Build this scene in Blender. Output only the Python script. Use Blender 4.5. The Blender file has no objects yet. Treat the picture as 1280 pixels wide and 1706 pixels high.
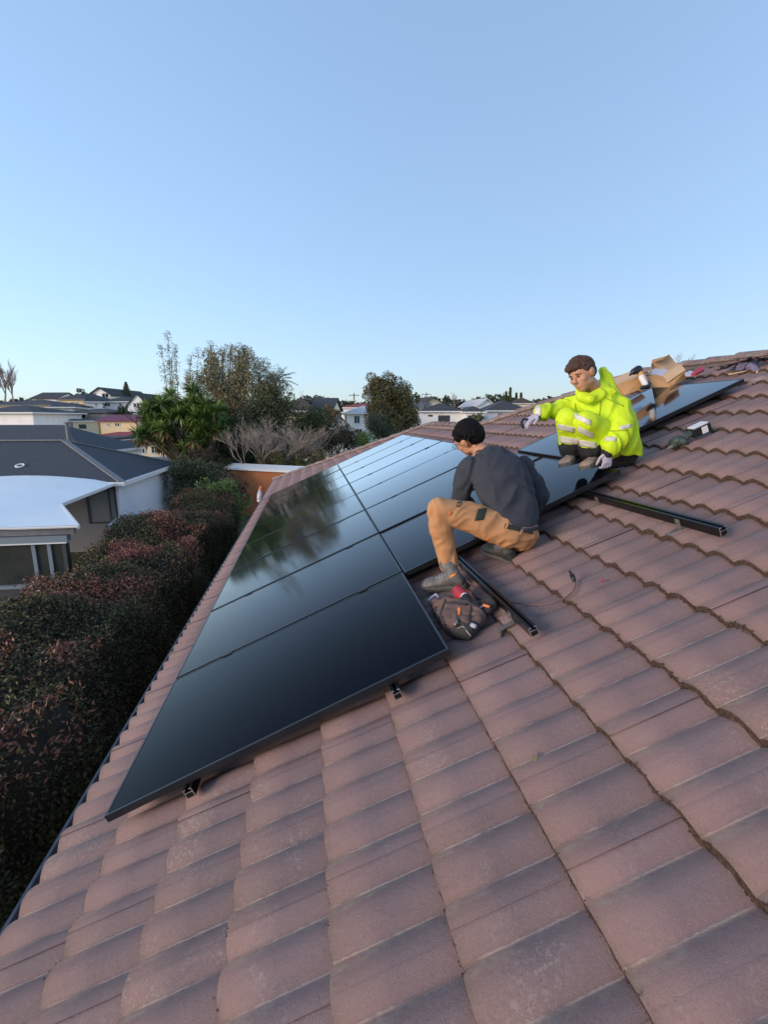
import bpy, bmesh, math, random
import numpy as np
from mathutils import Vector, Matrix, noise as mnoise

# ------------------------------------------------------------------ camera
SC = bpy.context.scene
COL = SC.collection
CAM = np.array([0.9669, -1.9546, 1.7479])
FPX, YAW, PITCH = 777.2, 0.15524, 0.19658          # focal length in pixels of the 1280x1706 frame
TH = 0.41289                                        # roof pitch
FW = np.array([math.sin(YAW) * math.cos(PITCH), math.cos(YAW) * math.cos(PITCH), -math.sin(PITCH)])
RT = np.array([math.cos(YAW), -math.sin(YAW), 0.0])
UP = np.cross(RT, FW)
cd = bpy.data.cameras.new('camera')
cam = bpy.data.objects.new('camera', cd)
COL.objects.link(cam)
cam.matrix_world = Matrix(((RT[0], UP[0], -FW[0], CAM[0]), (RT[1], UP[1], -FW[1], CAM[1]), (RT[2], UP[2], -FW[2], CAM[2]), (0, 0, 0, 1)))
cd.sensor_fit = 'VERTICAL'
cd.sensor_height = 36.0
cd.lens = FPX / 1706 * 36.0
cd.clip_start = 0.05
cd.clip_end = 4000
SC.camera = cam

# ------------------------------------------------------------------ sky, sun, exposure
SUN_EL, SUN_AZ = math.radians(7.0), math.radians(-116)   # azimuth from +Y, clockwise seen from above
W = bpy.data.worlds.new("World")
SC.world = W
W.use_nodes = True
wn = W.node_tree
wn.nodes.clear()
sky = wn.nodes.new('ShaderNodeTexSky')
sky.sky_type = 'NISHITA'
sky.sun_disc = False
sky.sun_elevation = SUN_EL
sky.sun_rotation = -SUN_AZ
sky.air_density = 1.0
sky.dust_density = 0.7
sky.ozone_density = 3.0
bg = wn.nodes.new('ShaderNodeBackground')
bg.inputs[1].default_value = 0.15
wo = wn.nodes.new('ShaderNodeOutputWorld')
gmn = wn.nodes.new('ShaderNodeGamma'); gmn.inputs[1].default_value = 0.45
tn = wn.nodes.new('ShaderNodeMix'); tn.data_type = 'RGBA'; tn.blend_type = 'MULTIPLY'; tn.inputs[0].default_value = 1.0
tn.inputs[7].default_value = (0.93, 1.04, 1.24, 1)
wn.links.new(sky.outputs[0], gmn.inputs[0]); wn.links.new(gmn.outputs[0], tn.inputs[6]); wn.links.new(tn.outputs[2], bg.inputs[0])
wn.links.new(bg.outputs[0], wo.inputs[0])
sl = bpy.data.lights.new('sun', 'SUN')
sun = bpy.data.objects.new('sun', sl)
COL.objects.link(sun)
sl.energy = 1.15
sl.angle = math.radians(30.0)
sl.color = (1.0, 0.80, 0.66)
sdir = Vector((math.sin(SUN_AZ) * math.cos(SUN_EL), math.cos(SUN_AZ) * math.cos(SUN_EL), math.sin(SUN_EL)))
sun.rotation_euler = sdir.to_track_quat('Z', 'Y').to_euler()
SC.view_settings.view_transform = 'Standard'
SC.view_settings.look = 'None'
SC.view_settings.exposure = 1.86
SC.view_settings.gamma = 1.0
SC.view_settings.use_curve_mapping = False
SC.render.engine = 'CYCLES'
SC.cycles.max_bounces = 6

# ------------------------------------------------------------------ coordinates
UV_ = np.array([math.cos(TH), 0, math.sin(TH)])     # upslope
NV = np.array([-math.sin(TH), 0, math.cos(TH)])     # roof normal
def V(a): return Vector([float(t) for t in a])
def ray(px, py): return FW * FPX + RT * (px - 640) - UP * (py - 853)
def P(px, py, d):                                   # world point seen at a photo pixel, d metres ahead
    return CAM + ray(px, py) * (d / FPX)
def RP(px, py, h=-0.10):                            # point of the roof plane (h above the panel tops)
    r = ray(px, py); t = (h - CAM @ NV) / (r @ NV); return CAM + r * t
def HZ(px, py, z):                                  # point at height z
    r = ray(px, py); t = (z - CAM[2]) / r[2]; return CAM + r * t
def DP(p): return float((np.array(p) - CAM) @ FW)
def PX(p):
    q = np.array(p) - CAM; z = q @ FW
    return 640 + FPX * (q @ RT) / z, 853 - FPX * (q @ UP) / z, z
def S(u, y, h=0.0): return UV_ * u + np.array([0, y, 0]) + NV * h
ROOFM = Matrix(((UV_[0], 0, NV[0], 0), (0, 1, 0, 0), (UV_[2], 0, NV[2], 0), (0, 0, 0, 1)))   # roof frame (u, y, normal)

# ------------------------------------------------------------------ objects
def tag(o, label=None, cat=None, group=None, kind=None):
    if label: o['label'] = label
    if cat: o['category'] = cat
    if group: o['group'] = group
    if kind: o['kind'] = kind
    return o
def empty(name, loc, label, cat, group=None, kind=None, mat=None):
    o = bpy.data.objects.new(name, None)
    COL.objects.link(o)
    o.location = V(loc)
    if mat is not None: o.matrix_world = mat
    o.empty_display_size = 0.1
    return tag(o, label, cat, group, kind)
def link(name, me, mats, parent=None, smooth=False):
    """me given in WORLD coordinates unless local; parent keeps world placement"""
    o = bpy.data.objects.new(name, me)
    COL.objects.link(o)
    if not isinstance(mats, (list, tuple)): mats = [mats]
    for m in mats: me.materials.append(m)
    if smooth: me.shade_smooth()
    if parent is not None: adopt(o, parent)
    return o
WM = {}
def wmat(o):
    m = Matrix.LocRotScale(o.location, o.rotation_euler, o.scale)
    if o.parent: m = wmat(o.parent) @ o.matrix_parent_inverse @ m
    return m
def adopt(o, parent):
    o.parent = parent
    o.matrix_parent_inverse = wmat(parent).inverted()
def pyd(verts, faces):
    me = bpy.data.meshes.new('m')
    me.from_pydata([tuple(map(float, v)) for v in verts], [], faces)
    me.update()
    return me
def quads_mesh(vs, nper=4, uvs=None):
    """vs (N*nper,3) array -> mesh of N separate n-gons, fast"""
    vs = np.ascontiguousarray(vs, dtype=np.float32)
    n = len(vs) // nper
    me = bpy.data.meshes.new('m')
    me.vertices.add(n * nper); me.loops.add(n * nper); me.polygons.add(n)
    me.vertices.foreach_set('co', vs.ravel())
    me.loops.foreach_set('vertex_index', np.arange(n * nper, dtype=np.int32))
    me.polygons.foreach_set('loop_start', np.arange(0, n * nper, nper, dtype=np.int32))
    me.polygons.foreach_set('loop_total', np.full(n, nper, dtype=np.int32))
    me.update(calc_edges=True)
    return me

class MB:
    """collects boxes, bars, tubes, lofts; .mesh() gives one mesh"""
    def __init__(s): s.v = []; s.f = []; s.m = []
    def add(s, vs, fs, mi=0):
        b = len(s.v); s.v += [tuple(map(float, p)) for p in vs]
        s.f += [tuple(i + b for i in f) for f in fs]; s.m += [mi] * len(fs)
    def hexa(s, p, mi=0):
        s.add(p, [(0, 3, 2, 1), (4, 5, 6, 7), (0, 1, 5, 4), (1, 2, 6, 5), (2, 3, 7, 6), (3, 0, 4, 7)], mi)
    def box(s, lo, hi, mi=0, M=None):
        (a, b, c), (d, e, f) = lo, hi
        p = [(a, b, c), (d, b, c), (d, e, c), (a, e, c), (a, b, f), (d, b, f), (d, e, f), (a, e, f)]
        if M is not None: p = [M @ Vector(q) for q in p]
        s.hexa(p, mi)
    def bar(s, a, b, w, h, up=(0, 0, 1), mi=0):
        a = V(a); b = V(b); t = (b - a).normalized(); up = V(up)
        x = t.cross(up).normalized() * w / 2; y = x.cross(t).normalized() * h / 2
        s.hexa([a - x - y, a + x - y, a + x + y, a - x + y, b - x - y, b + x - y, b + x + y, b - x + y], mi)
    def loft(s, rings, mi=0, cap=True):
        n = len(rings[0]); b = len(s.v)
        for r in rings: s.v += [tuple(map(float, p)) for p in r]
        for i in range(len(rings) - 1):
            for j in range(n):
                k = (j + 1) % n
                s.f.append((b + i * n + j, b + i * n + k, b + (i + 1) * n + k, b + (i + 1) * n + j)); s.m.append(mi)
        if cap:
            s.f.append(tuple(b + j for j in range(n))[::-1]); s.m.append(mi)
            e = b + (len(rings) - 1) * n
            s.f.append(tuple(e + j for j in range(n))); s.m.append(mi)
    def tube(s, pts, rad, n=8, mi=0):
        pts = [V(p) for p in pts]
        if not isinstance(rad, (list, tuple)): rad = [rad] * len(pts)
        rings = []; ref = None
        for i, p in enumerate(pts):
            t = (pts[min(i + 1, len(pts) - 1)] - pts[max(i - 1, 0)]).normalized()
            if ref is None: ref = t.orthogonal().normalized()
            ref = (ref - t * ref.dot(t)).normalized()
            o = t.cross(ref)
            rings.append([p + (ref * math.cos(2 * math.pi * k / n) + o * math.sin(2 * math.pi * k / n)) * rad[i] for k in range(n)])
        s.loft(rings, mi)
    def ell(s, c, ax, seg=16, ring=10, mi=0):
        """ellipsoid; ax = three axis vectors (with length)"""
        c = V(c); A, B, Cc = [V(a) for a in ax]; vs = [c + Cc]; fs = []
        for i in range(1, ring):
            ph = math.pi * i / ring
            for j in range(seg):
                t = 2 * math.pi * j / seg
                vs.append(c + A * (math.sin(ph) * math.cos(t)) + B * (math.sin(ph) * math.sin(t)) + Cc * math.cos(ph))
        vs.append(c - Cc); L = len(vs) - 1
        for j in range(seg):
            k = (j + 1) % seg
            fs.append((0, 1 + j, 1 + k)); fs.append((L, 1 + (ring - 2) * seg + k, 1 + (ring - 2) * seg + j))
            for i in range(ring - 2):
                fs.append((1 + i * seg + j, 1 + (i + 1) * seg + j, 1 + (i + 1) * seg + k, 1 + i * seg + k))
        s.add(vs, fs, mi)
    def limb(s, pts, rad, mi=0, n=14):
        """chain of tapered capsules, ellipse free"""
        pts = [V(p) for p in pts]
        for i in range(len(pts) - 1):
            a, b = pts[i], pts[i + 1]; ra, rb = rad[i], rad[i + 1]
            s.tube([a, a.lerp(b, .5), b], [ra, (ra + rb) / 2, rb], n, mi)
        for p, r in zip(pts, rad): s.ell(p, [(r, 0, 0), (0, r, 0), (0, 0, r)], n, 10, mi)
    def torso(s, secs, n=20, mi=0):
        """secs: (centre, half-width vector, half-depth vector)"""
        rings = []
        for c, a, b in secs:
            c = V(c); a = V(a); b = V(b)
            rings.append([c + a * math.cos(2 * math.pi * k / n) + b * math.sin(2 * math.pi * k / n) for k in range(n)])
        s.loft(rings, mi)
    def mesh(s):
        me = pyd(s.v, s.f)
        me.polygons.foreach_set('material_index', s.m)
        return me
    def build(s, name, mats, parent=None, smooth=False):
        return link(name, s.mesh(), mats, parent, smooth)

def remesh(mb, vox=0.009, smooth=5, fold=0.0, fscale=14.0, seed=0, stretch=None, taubin=0.5):
    """union of everything in mb as one continuous skin; fold = cloth wrinkle depth"""
    me = mb.mesh()
    bm = bmesh.new(); bm.from_mesh(me); bmesh.ops.recalc_face_normals(bm, faces=bm.faces[:]); bm.to_mesh(me); bm.free()
    o = bpy.data.objects.new('tmp', me); COL.objects.link(o)
    m = o.modifiers.new('r', 'REMESH'); m.mode = 'VOXEL'; m.voxel_size = vox; m.use_smooth_shade = True
    if smooth:
        q = o.modifiers.new('s', 'SMOOTH'); q.factor = taubin; q.iterations = smooth
    dg = bpy.context.evaluated_depsgraph_get(); dg.update()
    out = bpy.data.meshes.new_from_object(o.evaluated_get(dg))
    bpy.data.objects.remove(o); bpy.data.meshes.remove(me)
    out.materials.clear()
    if fold > 0:
        n = len(out.vertices)
        nr = [v.normal.copy() for v in out.vertices]
        for v, k in zip(out.vertices, nr):
            p = v.co.copy()
            if stretch is not None: p = stretch @ p
            w = mnoise.noise(p * fscale * .45 + Vector((seed, 3, 1)))
            q = p * fscale + Vector((w * 2.2, w * 2.2, w * 2.2 + seed))
            r = 1 - abs(mnoise.noise(q)) * 2.2
            v.co += k * fold * (r * 0.8 - 0.35 + 0.5 * w)
    out.update()
    out.shade_smooth()
    return out

# ------------------------------------------------------------------ materials
def mat(name, col, rough=0.6, var=None, vscale=3.0, bump=0.0, bscale=60.0, metal=0.0, spec=0.5, det=4.0, coord='Object', island=0.0, extra=None, trans=0.0):
    m = bpy.data.materials.new(name); m.use_nodes = True
    nt = m.node_tree; b = nt.nodes['Principled BSDF']
    N = nt.nodes.new; Lk = nt.links.new
    b.inputs['Base Color'].default_value = (*col, 1); b.inputs['Roughness'].default_value = rough
    b.inputs['Metallic'].default_value = metal; b.inputs['Specular IOR Level'].default_value = spec
    tc = N('ShaderNodeTexCoord'); src = tc.outputs[coord]
    cs = None
    if var is not None:
        nz = N('ShaderNodeTexNoise'); nz.inputs['Scale'].default_value = vscale; nz.inputs['Detail'].default_value = det; nz.inputs['Roughness'].default_value = .6
        Lk(src, nz.inputs['Vector'])
        mr = N('ShaderNodeMapRange'); mr.inputs[1].default_value = .35; mr.inputs[2].default_value = .65; Lk(nz.outputs[0], mr.inputs[0])
        mx = N('ShaderNodeMix'); mx.data_type = 'RGBA'; mx.inputs[6].default_value = (*col, 1); mx.inputs[7].default_value = (*var, 1)
        Lk(mr.outputs[0], mx.inputs[0]); cs = mx.outputs[2]
    if island > 0:
        g = N('ShaderNodeNewGeometry'); mr2 = N('ShaderNodeMapRange'); mr2.inputs[3].default_value = 1 - island; mr2.inputs[4].default_value = 1 + island
        Lk(g.outputs['Random Per Island'], mr2.inputs[0])
        h = N('ShaderNodeHueSaturation'); Lk(mr2.outputs[0], h.inputs['Value'])
        if cs is not None: Lk(cs, h.inputs['Color'])
        else: h.inputs['Color'].default_value = (*col, 1)
        cs = h.outputs[0]
    if cs is not None: Lk(cs, b.inputs['Base Color'])
    if bump > 0:
        nb = N('ShaderNodeTexNoise'); nb.inputs['Scale'].default_value = bscale; nb.inputs['Detail'].default_value = 5; Lk(src, nb.inputs['Vector'])
        bp = N('ShaderNodeBump'); bp.inputs['Strength'].default_value = min(1, bump); bp.inputs['Distance'].default_value = .01
        Lk(nb.outputs[0], bp.inputs['Height']); Lk(bp.outputs[0], b.inputs['Normal'])
    if trans: b.inputs['Transmission Weight'].default_value = trans
    return m

def tile_material():
    m = bpy.data.materials.new('clay tile'); m.use_nodes = True
    nt = m.node_tree; b = nt.nodes['Principled BSDF']; N = nt.nodes.new; Lk = nt.links.new
    b.inputs['Roughness'].default_value = .68; b.inputs['Specular IOR Level'].default_value = .42
    g = N('ShaderNodeNewGeometry'); pos = g.outputs['Position']
    uv = N('ShaderNodeUVMap'); sp = N('ShaderNodeSeparateXYZ'); Lk(uv.outputs[0], sp.inputs[0])   # x along the tile 0..1, y roll phase 0..1
    def nz(sc, det=5, r=.6, vec=pos, dist=0):
        n = N('ShaderNodeTexNoise'); n.inputs['Scale'].default_value = sc; n.inputs['Detail'].default_value = det; n.inputs['Roughness'].default_value = r
        n.inputs['Distortion'].default_value = dist; Lk(vec, n.inputs['Vector']); return n.outputs[0]
    def rng(s, a, b_, c=0., d=1.):
        k = N('ShaderNodeMapRange'); k.inputs[1].default_value = a; k.inputs[2].default_value = b_; k.inputs[3].default_value = c; k.inputs[4].default_value = d; Lk(s, k.inputs[0]); return k.outputs[0]
    def math_(op, a, b_):
        k = N('ShaderNodeMath'); k.operation = op
        for i, t in enumerate((a, b_)):
            if isinstance(t, (int, float)): k.inputs[i].default_value = t
            else: Lk(t, k.inputs[i])
        return k.outputs[0]
    def mix(f, a, b_):
        k = N('ShaderNodeMix'); k.data_type = 'RGBA'
        if isinstance(f, (int, float)): k.inputs[0].default_value = f
        else: Lk(f, k.inputs[0])
        for i, t in ((6, a), (7, b_)):
            if isinstance(t, tuple): k.inputs[i].default_value = (*t, 1)
            else: Lk(t, k.inputs[i])
        return k.outputs[2]
    mp = N('ShaderNodeMapping'); mp.inputs['Rotation'].default_value = (0, TH, 0); Lk(pos, mp.inputs[0])
    mp2 = N('ShaderNodeMapping'); mp2.inputs['Scale'].default_value = (3.0, 17, 17); Lk(mp.outputs[0], mp2.inputs[0])
    streak = nz(1.0, 4, .6, mp2.outputs[0], .4)
    c = mix(rng(nz(1.3, 4), .35, .68), (.228, .134, .118), (.190, .116, .106))
    c = mix(rng(streak, .50, .66, 0, .45), c, (.140, .096, .094))
    # grey weathering band on the side of each roll next to the valley
    band = rng(math_('ADD', sp.outputs[1], rng(nz(6, 4), .3, .7, -.22, .22)), .62, .80)
    c = mix(math_('MULTIPLY', band, .28), c, (.172, .125, .122))
    # per-tile tint
    oi = N('ShaderNodeObjectInfo'); hs = N('ShaderNodeHueSaturation'); Lk(c, hs.inputs['Color'])
    Lk(rng(oi.outputs['Random'], 0, 1, .86, 1.12), hs.inputs['Value']); c = hs.outputs[0]
    # lichen in the valley line
    v = math_('ABSOLUTE', math_('SUBTRACT', sp.outputs[1], .012), 0)
    line = rng(math_('ADD', v, rng(nz(60, 4, .7), .3, .7, -.012, .012)), .008, .020, 1, 0)
    lm = math_('MULTIPLY', line, rng(nz(5, 4, .6), .42, .54))
    c = mix(math_('MULTIPLY', lm, .7), c, (.42, .33, .27))
    # crusty grey lichen film beside it near the butt
    film = math_('MULTIPLY', rng(math_('ADD', sp.outputs[1], rng(sp.outputs[0], 0, .6, .18, 0)), .80, .90), rng(nz(28, 6, .7), .42, .58))
    c = mix(math_('MULTIPLY', film, .6), c, (.26, .22, .17))
    # moss stain at the butt
    st = math_('MULTIPLY', rng(sp.outputs[0], .0, .07, 1, 0), rng(nz(14, 5, .7), .40, .62))
    c = mix(math_('MULTIPLY', st, .75), c, (.10, .072, .045))
    crust = math_('MULTIPLY', rng(nz(3.3, 3), .52, .66), rng(nz(75, 5, .75), .52, .60))
    c = mix(math_('MULTIPLY', crust, .55), c, (.34, .29, .25))
    # pale specks and scuffs
    sc = N('ShaderNodeMapping'); sc.inputs['Rotation'].default_value = (0, 0, .35); sc.inputs['Scale'].default_value = (9, 30, 9); Lk(mp.outputs[0], sc.inputs[0])
    c = mix(rng(nz(3.0, 3, .6, sc.outputs[0]), .755, .80, 0, .35), c, (.42, .36, .33))
    c = mix(rng(nz(240, 2, .5), .30, .72, 0, .34), c, (.30, .24, .235))
    c = mix(rng(nz(170, 2, .5), .62, .74, 0, .25), c, (.07, .05, .055))
    Lk(c, b.inputs['Base Color'])
    h = math_('ADD', math_('MULTIPLY', nz(330, 3, .7), .6), math_('MULTIPLY', nz(45, 4, .6), .7))
    bp = N('ShaderNodeBump'); bp.inputs['Strength'].default_value = .75; bp.inputs['Distance'].default_value = .005
    Lk(h, bp.inputs['Height']); Lk(bp.outputs[0], b.inputs['Normal'])
    return m

M = {}
M['tile'] = tile_material()
M['moss'] = mat('moss', (.062, .040, .031), .97, (.15, .10, .075), 70, 1.0, 260, spec=.1)
M['mortar'] = mat('mortar', (.16, .13, .12), .9, (.12, .10, .09), 8, .4, 50)
M['gutter'] = mat('gutter paint', (.20, .20, .22), .5, (.14, .14, .16), 5)
M['fascia'] = mat('fascia paint', (.30, .30, .31), .6)
M['stucco_house'] = mat('house render', (.42, .36, .30), .85, (.36, .31, .26), 3, .3, 80)
M['blackframe'] = mat('anodised black frame', (.045, .047, .052), .28, metal=.7)
M['rail'] = mat('black anodised rail', (.008, .008, .009), .28, metal=.3)
M['alu'] = mat('cut aluminium', (.72, .71, .69), .28, metal=1)
M['galv'] = mat('galvanised steel', (.30, .29, .26), .45, (.20, .18, .15), 20, .2, 60, metal=.7)
M['clamp'] = mat('black clamp', (.01, .01, .01), .4)

def glass_panel_material():
    m = bpy.data.materials.new('solar glass'); m.use_nodes = True
    nt = m.node_tree; b = nt.nodes['Principled BSDF']; N = nt.nodes.new; Lk = nt.links.new
    b.inputs['Roughness'].default_value = .13
    b.inputs['IOR'].default_value = 1.22
    tc = N('ShaderNodeTexCoord')
    n = N('ShaderNodeTexNoise'); n.inputs['Scale'].default_value = 2.2; n.inputs['Detail'].default_value = 3; Lk(tc.outputs['Object'], n.inputs['Vector'])
    mr = N('ShaderNodeMapRange'); mr.inputs[3].default_value = .06; mr.inputs[4].default_value = .095; Lk(n.outputs[0], mr.inputs[0]); Lk(mr.outputs[0], b.inputs['Roughness'])
    # half-cut cell grid, barely visible under the glass
    sx = N('ShaderNodeSeparateXYZ'); Lk(tc.outputs['Object'], sx.inputs[0])
    def lines(sock, step, w):
        a = N('ShaderNodeMath'); a.operation = 'PINGPONG'; a.inputs[1].default_value = step / 2; Lk(sock, a.inputs[0])
        c = N('ShaderNodeMath'); c.operation = 'LESS_THAN'; c.inputs[1].default_value = w; Lk(a.outputs[0], c.inputs[0]); return c.outputs[0]
    mx = N('ShaderNodeMath'); mx.operation = 'MAXIMUM'; Lk(lines(sx.outputs[1], .184, .0018), mx.inputs[0]); Lk(lines(sx.outputs[0], .0935, .0012), mx.inputs[1])
    k = N('ShaderNodeMix'); k.data_type = 'RGBA'; k.inputs[6].default_value = (.0035, .0045, .0075, 1); k.inputs[7].default_value = (.007, .008, .011, 1)
    Lk(mx.outputs[0], k.inputs[0])
    # film of dust
    d = N('ShaderNodeTexNoise'); d.inputs['Scale'].default_value = 420; d.inputs['Detail'].default_value = 2; Lk(tc.outputs['Object'], d.inputs['Vector'])
    dr = N('ShaderNodeMapRange'); dr.inputs[1].default_value = .62; dr.inputs[2].default_value = .75; dr.inputs[4].default_value = .018; Lk(d.outputs[0], dr.inputs[0])
    k2 = N('ShaderNodeMix'); k2.data_type = 'RGBA'; k2.inputs[7].default_value = (.25, .24, .23, 1); Lk(k.outputs[2], k2.inputs[6]); Lk(dr.outputs[0], k2.inputs[0])
    Lk(k2.outputs[2], b.inputs['Base Color'])
    # anti-reflective textured glass: hardly mirrors from above, strongly at grazing angles
    b.inputs['Specular IOR Level'].default_value = 0.0
    lw = N('ShaderNodeLayerWeight'); lw.inputs[0].default_value = .5
    pw_ = N('ShaderNodeMath'); pw_.operation = 'POWER'; pw_.inputs[1].default_value = 8.2; Lk(lw.outputs['Facing'], pw_.inputs[0])
    ml = N('ShaderNodeMath'); ml.operation = 'MULTIPLY_ADD'; ml.inputs[1].default_value = 3.5; ml.inputs[2].default_value = .004; Lk(pw_.outputs[0], ml.inputs[0])
    mn = N('ShaderNodeMath'); mn.operation = 'MINIMUM'; mn.inputs[1].default_value = .90; Lk(ml.outputs[0], mn.inputs[0])
    gs = N('ShaderNodeBsdfGlossy'); gs.inputs['Color'].default_value = (1, 1, 1, 1); Lk(mr.outputs[0], gs.inputs['Roughness'])
    ms = N('ShaderNodeMixShader'); Lk(mn.outputs[0], ms.inputs[0]); Lk(b.outputs[0], ms.inputs[1]); Lk(gs.outputs[0], ms.inputs[2])
    Lk(ms.outputs[0], nt.nodes['Material Output'].inputs['Surface'])
    return m
M['solar'] = glass_panel_material()
# ------------------------------------------------------------------ ground
GZ = -3.0
gm = mat('ground', (.06, .075, .035), .95, (.10, .085, .05), .25, .3, 4)
R0 = 1600.0
gv = []; gf = []; nx = 60
ys = np.concatenate([[-400], np.linspace(-60, 200, 30), [300, 500, 900, 1600, 3000]])
xs = np.concatenate([[-2500, -1200, -600, -400], np.linspace(-240, 240, 40), [400, 900, 2500]])
def terr(x, y):
    # the suburb climbs gently to the left, far away
    t = max(0, min(1, (y - 40) / 90)); s = max(0, min(1, (-x - 5) / 60))
    return GZ + 3.6 * t * t * (3 - 2 * t) * s * s * (3 - 2 * s)
for y in ys:
    for x in xs: gv.append((x, y, terr(x, y)))
for j in range(len(ys) - 1):
    for i in range(len(xs) - 1):
        a = j * len(xs) + i; gf.append((a, a + 1, a + 1 + len(xs), a + len(xs)))
g = link('ground', pyd(gv, gf), gm, None, True); tag(g, 'dark green and brown suburban ground between the houses', None, None, 'structure')

# ------------------------------------------------------------------ our house
house = empty('tiled_house', (3, 5, GZ), 'house under the large purple brown tiled roof that carries the solar panels', 'house')
CH, TW, TR = 0.34, 0.30, 0.15       # course, tile and roll widths
U0, UR, UWR = -0.36, 6.27, 4.30     # eave, main ridge, wing ridge (upslope metres)
Y0 = -3.6
def hip_main(u): return 5.88 - (u - 4.715) * .916
def hip_wing(u): return 14.04 - (u + .39) * .916
def yend(u): return hip_wing(u) if u < UWR else hip_main(u)
BASEH = -0.155                       # tile pan level below the panel tops
TT = 0.024                           # tile thickness at the butt
def prof(c):                         # c measured from the tile's own edge, which lies near a crest
    t = (c / TR + .42) % 1.0
    s = math.sin(math.pi * min(1, t * .96)) ** 1.05
    return .033 * max(0, s)
YPH = -1.09 % TR
NSEG = 12
def tile_geom(L, seed=0, u=0, y=0, clampfn=None, rnd=None):
    """tile in roof frame: butt at u, near edge at y"""
    vs = []; fs = []; mi = []; uvs = []
    n = NSEG * 2
    dz = rnd.uniform(-.0025, .0025) if rnd else 0; sk = rnd.uniform(-.004, .004) if rnd else 0
    cols = [(k / n) * TW for k in range(n + 1)] + [TW + .012]      # last column: side lap under the neighbour
    pf = lambda c: prof(c) - (.006 if c > TW + .001 else 0)
    for (x, a) in ((0, 0), (L * .5, .5), (L + .02, 1.06)):
        for c in cols:
            yy = y + c * .9945 + sk * (x - L / 2); h = pf(c) + TT * (1 - a * 1.0) + dz
            if clampfn: yy = min(yy, clampfn(u + x))
            vs.append((u + x, yy, BASEH + h)); uvs.append((min(1, a), ((c / TR + .42) % 1.0)))
    w = n + 2
    for r in range(2):
        for k in range(n + 1):
            fs.append((r * w + k, (r + 1) * w + k, (r + 1) * w + k + 1, r * w + k + 1)[::-1]); mi.append(0)
    b = len(vs)
    for lv in (0, 1):                    # butt: clean edge, then a fillet of moss and dirt
        for c in cols:
            yy = y + c * .9945 - sk * L / 2
            if clampfn: yy = min(yy, clampfn(u))
            j = (mnoise.noise(Vector(((seed * 3.7 + c) * 40, seed * 5.1, lv))) + .35) * .008 + (.002 if lv else 0)
            vs.append((u - (max(0, j) if lv else -.001), yy, BASEH + pf(c) + dz + (TT * .55 + max(0, j) * .25 if lv == 0 else -.004))); uvs.append((0, .5))
    for k in range(n + 1):
        fs.append((k, k + 1, b + k + 1, b + k)[::-1]); mi.append(1)
        fs.append((b + k, b + k + 1, b + w + k + 1, b + w + k)[::-1]); mi.append(1)
    return vs, fs, mi, uvs
def mk_tile_mesh(vs, fs, mi, uvs, n):
    me = pyd(vs, fs); me.polygons.foreach_set('material_index', mi)
    ul = me.uv_layers.new(name='UVMap')
    out = []
    fixed = {}
    for p in me.polygons:
        cols = [vi for vi in p.vertices]
        q = [uvs[v] for v in cols]
        if max(t[1] for t in q) - min(t[1] for t in q) > .5: q = [(a, 1.0 if b_ < .01 else b_) for a, b_ in q]
        for a, b_ in q: out += [a, b_]
    ul.data.foreach_set('uv', out)
    me.shade_smooth()
    return me
roof = bpy.data.objects.new('roof', None); COL.objects.link(roof); roof.matrix_world = ROOFM
roof.location = (0, 0, 0); roof.rotation_euler = (0, -TH, 0)
adopt(roof, house)
rndt = random.Random(5)
tile_meshes = []
for i in range(6):
    g4 = tile_geom(CH, i, 0, 0, None, rndt); tile_meshes.append(mk_tile_mesh(*g4, 0))
for me in tile_meshes: me.materials.append(M['tile']); me.materials.append(M['moss'])
cells = []
ncourse = int((UR - U0) / CH) + 1
k0 = int(math.floor((Y0 - YPH) / TW))
panel_zones = [(-.02, 9.28, 0.0, 1.74), (1.16, 9.28, 1.74, 3.46)]
for c in range(ncourse):
    u = U0 + .02 + c * CH + (.0 if c else -.02)
    for k in range(k0, 60):
        y = YPH + k * TW + .42 * TR
        if y > yend(u + .1) + .02: break
        if u + CH > UR + .05: continue
        q = PX(S(u + CH / 2, y + TW / 2, BASEH))
        if q[2] < .1: vis = -1
        else:
            hid = any(a < y < b_ - .3 and c_ < u < d_ - .3 for a, b_, c_, d_ in panel_zones)
            inside = -60 < q[0] < 1340 and -60 < q[1] < 1790
            vis = (1 / q[2]) if inside and not hid else -1
        cells.append((vis, u, y, c, k))
cells.sort(key=lambda t: -t[0])
near = [c for c in cells[:298] if c[0] > 0 and c[2] + TW < yend(c[1] + CH)]
nearset = set((c[3], c[4]) for c in near)
I4 = Matrix.Identity(4)
for i, (v_, u, y, c, k) in enumerate(near):
    o = bpy.data.objects.new('roof_tile', tile_meshes[(c * 7 + k * 3 + (c * k) % 5) % 6]); COL.objects.link(o)
    o.parent = roof
    o.location = (u, y, 0)
vs = []; fs = []; mi = []; uvs = []
for (v_, u, y, c, k) in cells:
    if (c, k) in nearset: continue
    a, b_, m_, t_ = tile_geom(CH, (c * 13 + k * 7) % 23, u, y, yend, rndt)
    o_ = len(vs); vs += a; fs += [tuple(q + o_ for q in f) for f in b_]; mi += m_; uvs += t_
far = link('roof_tile', mk_tile_mesh(vs, fs, mi, uvs, 0), [M['tile'], M['moss']]); far.parent = roof
far['kind'] = 'stuff'; far['label'] = 'remaining tiles further up and along the roof and under the panels'
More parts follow.
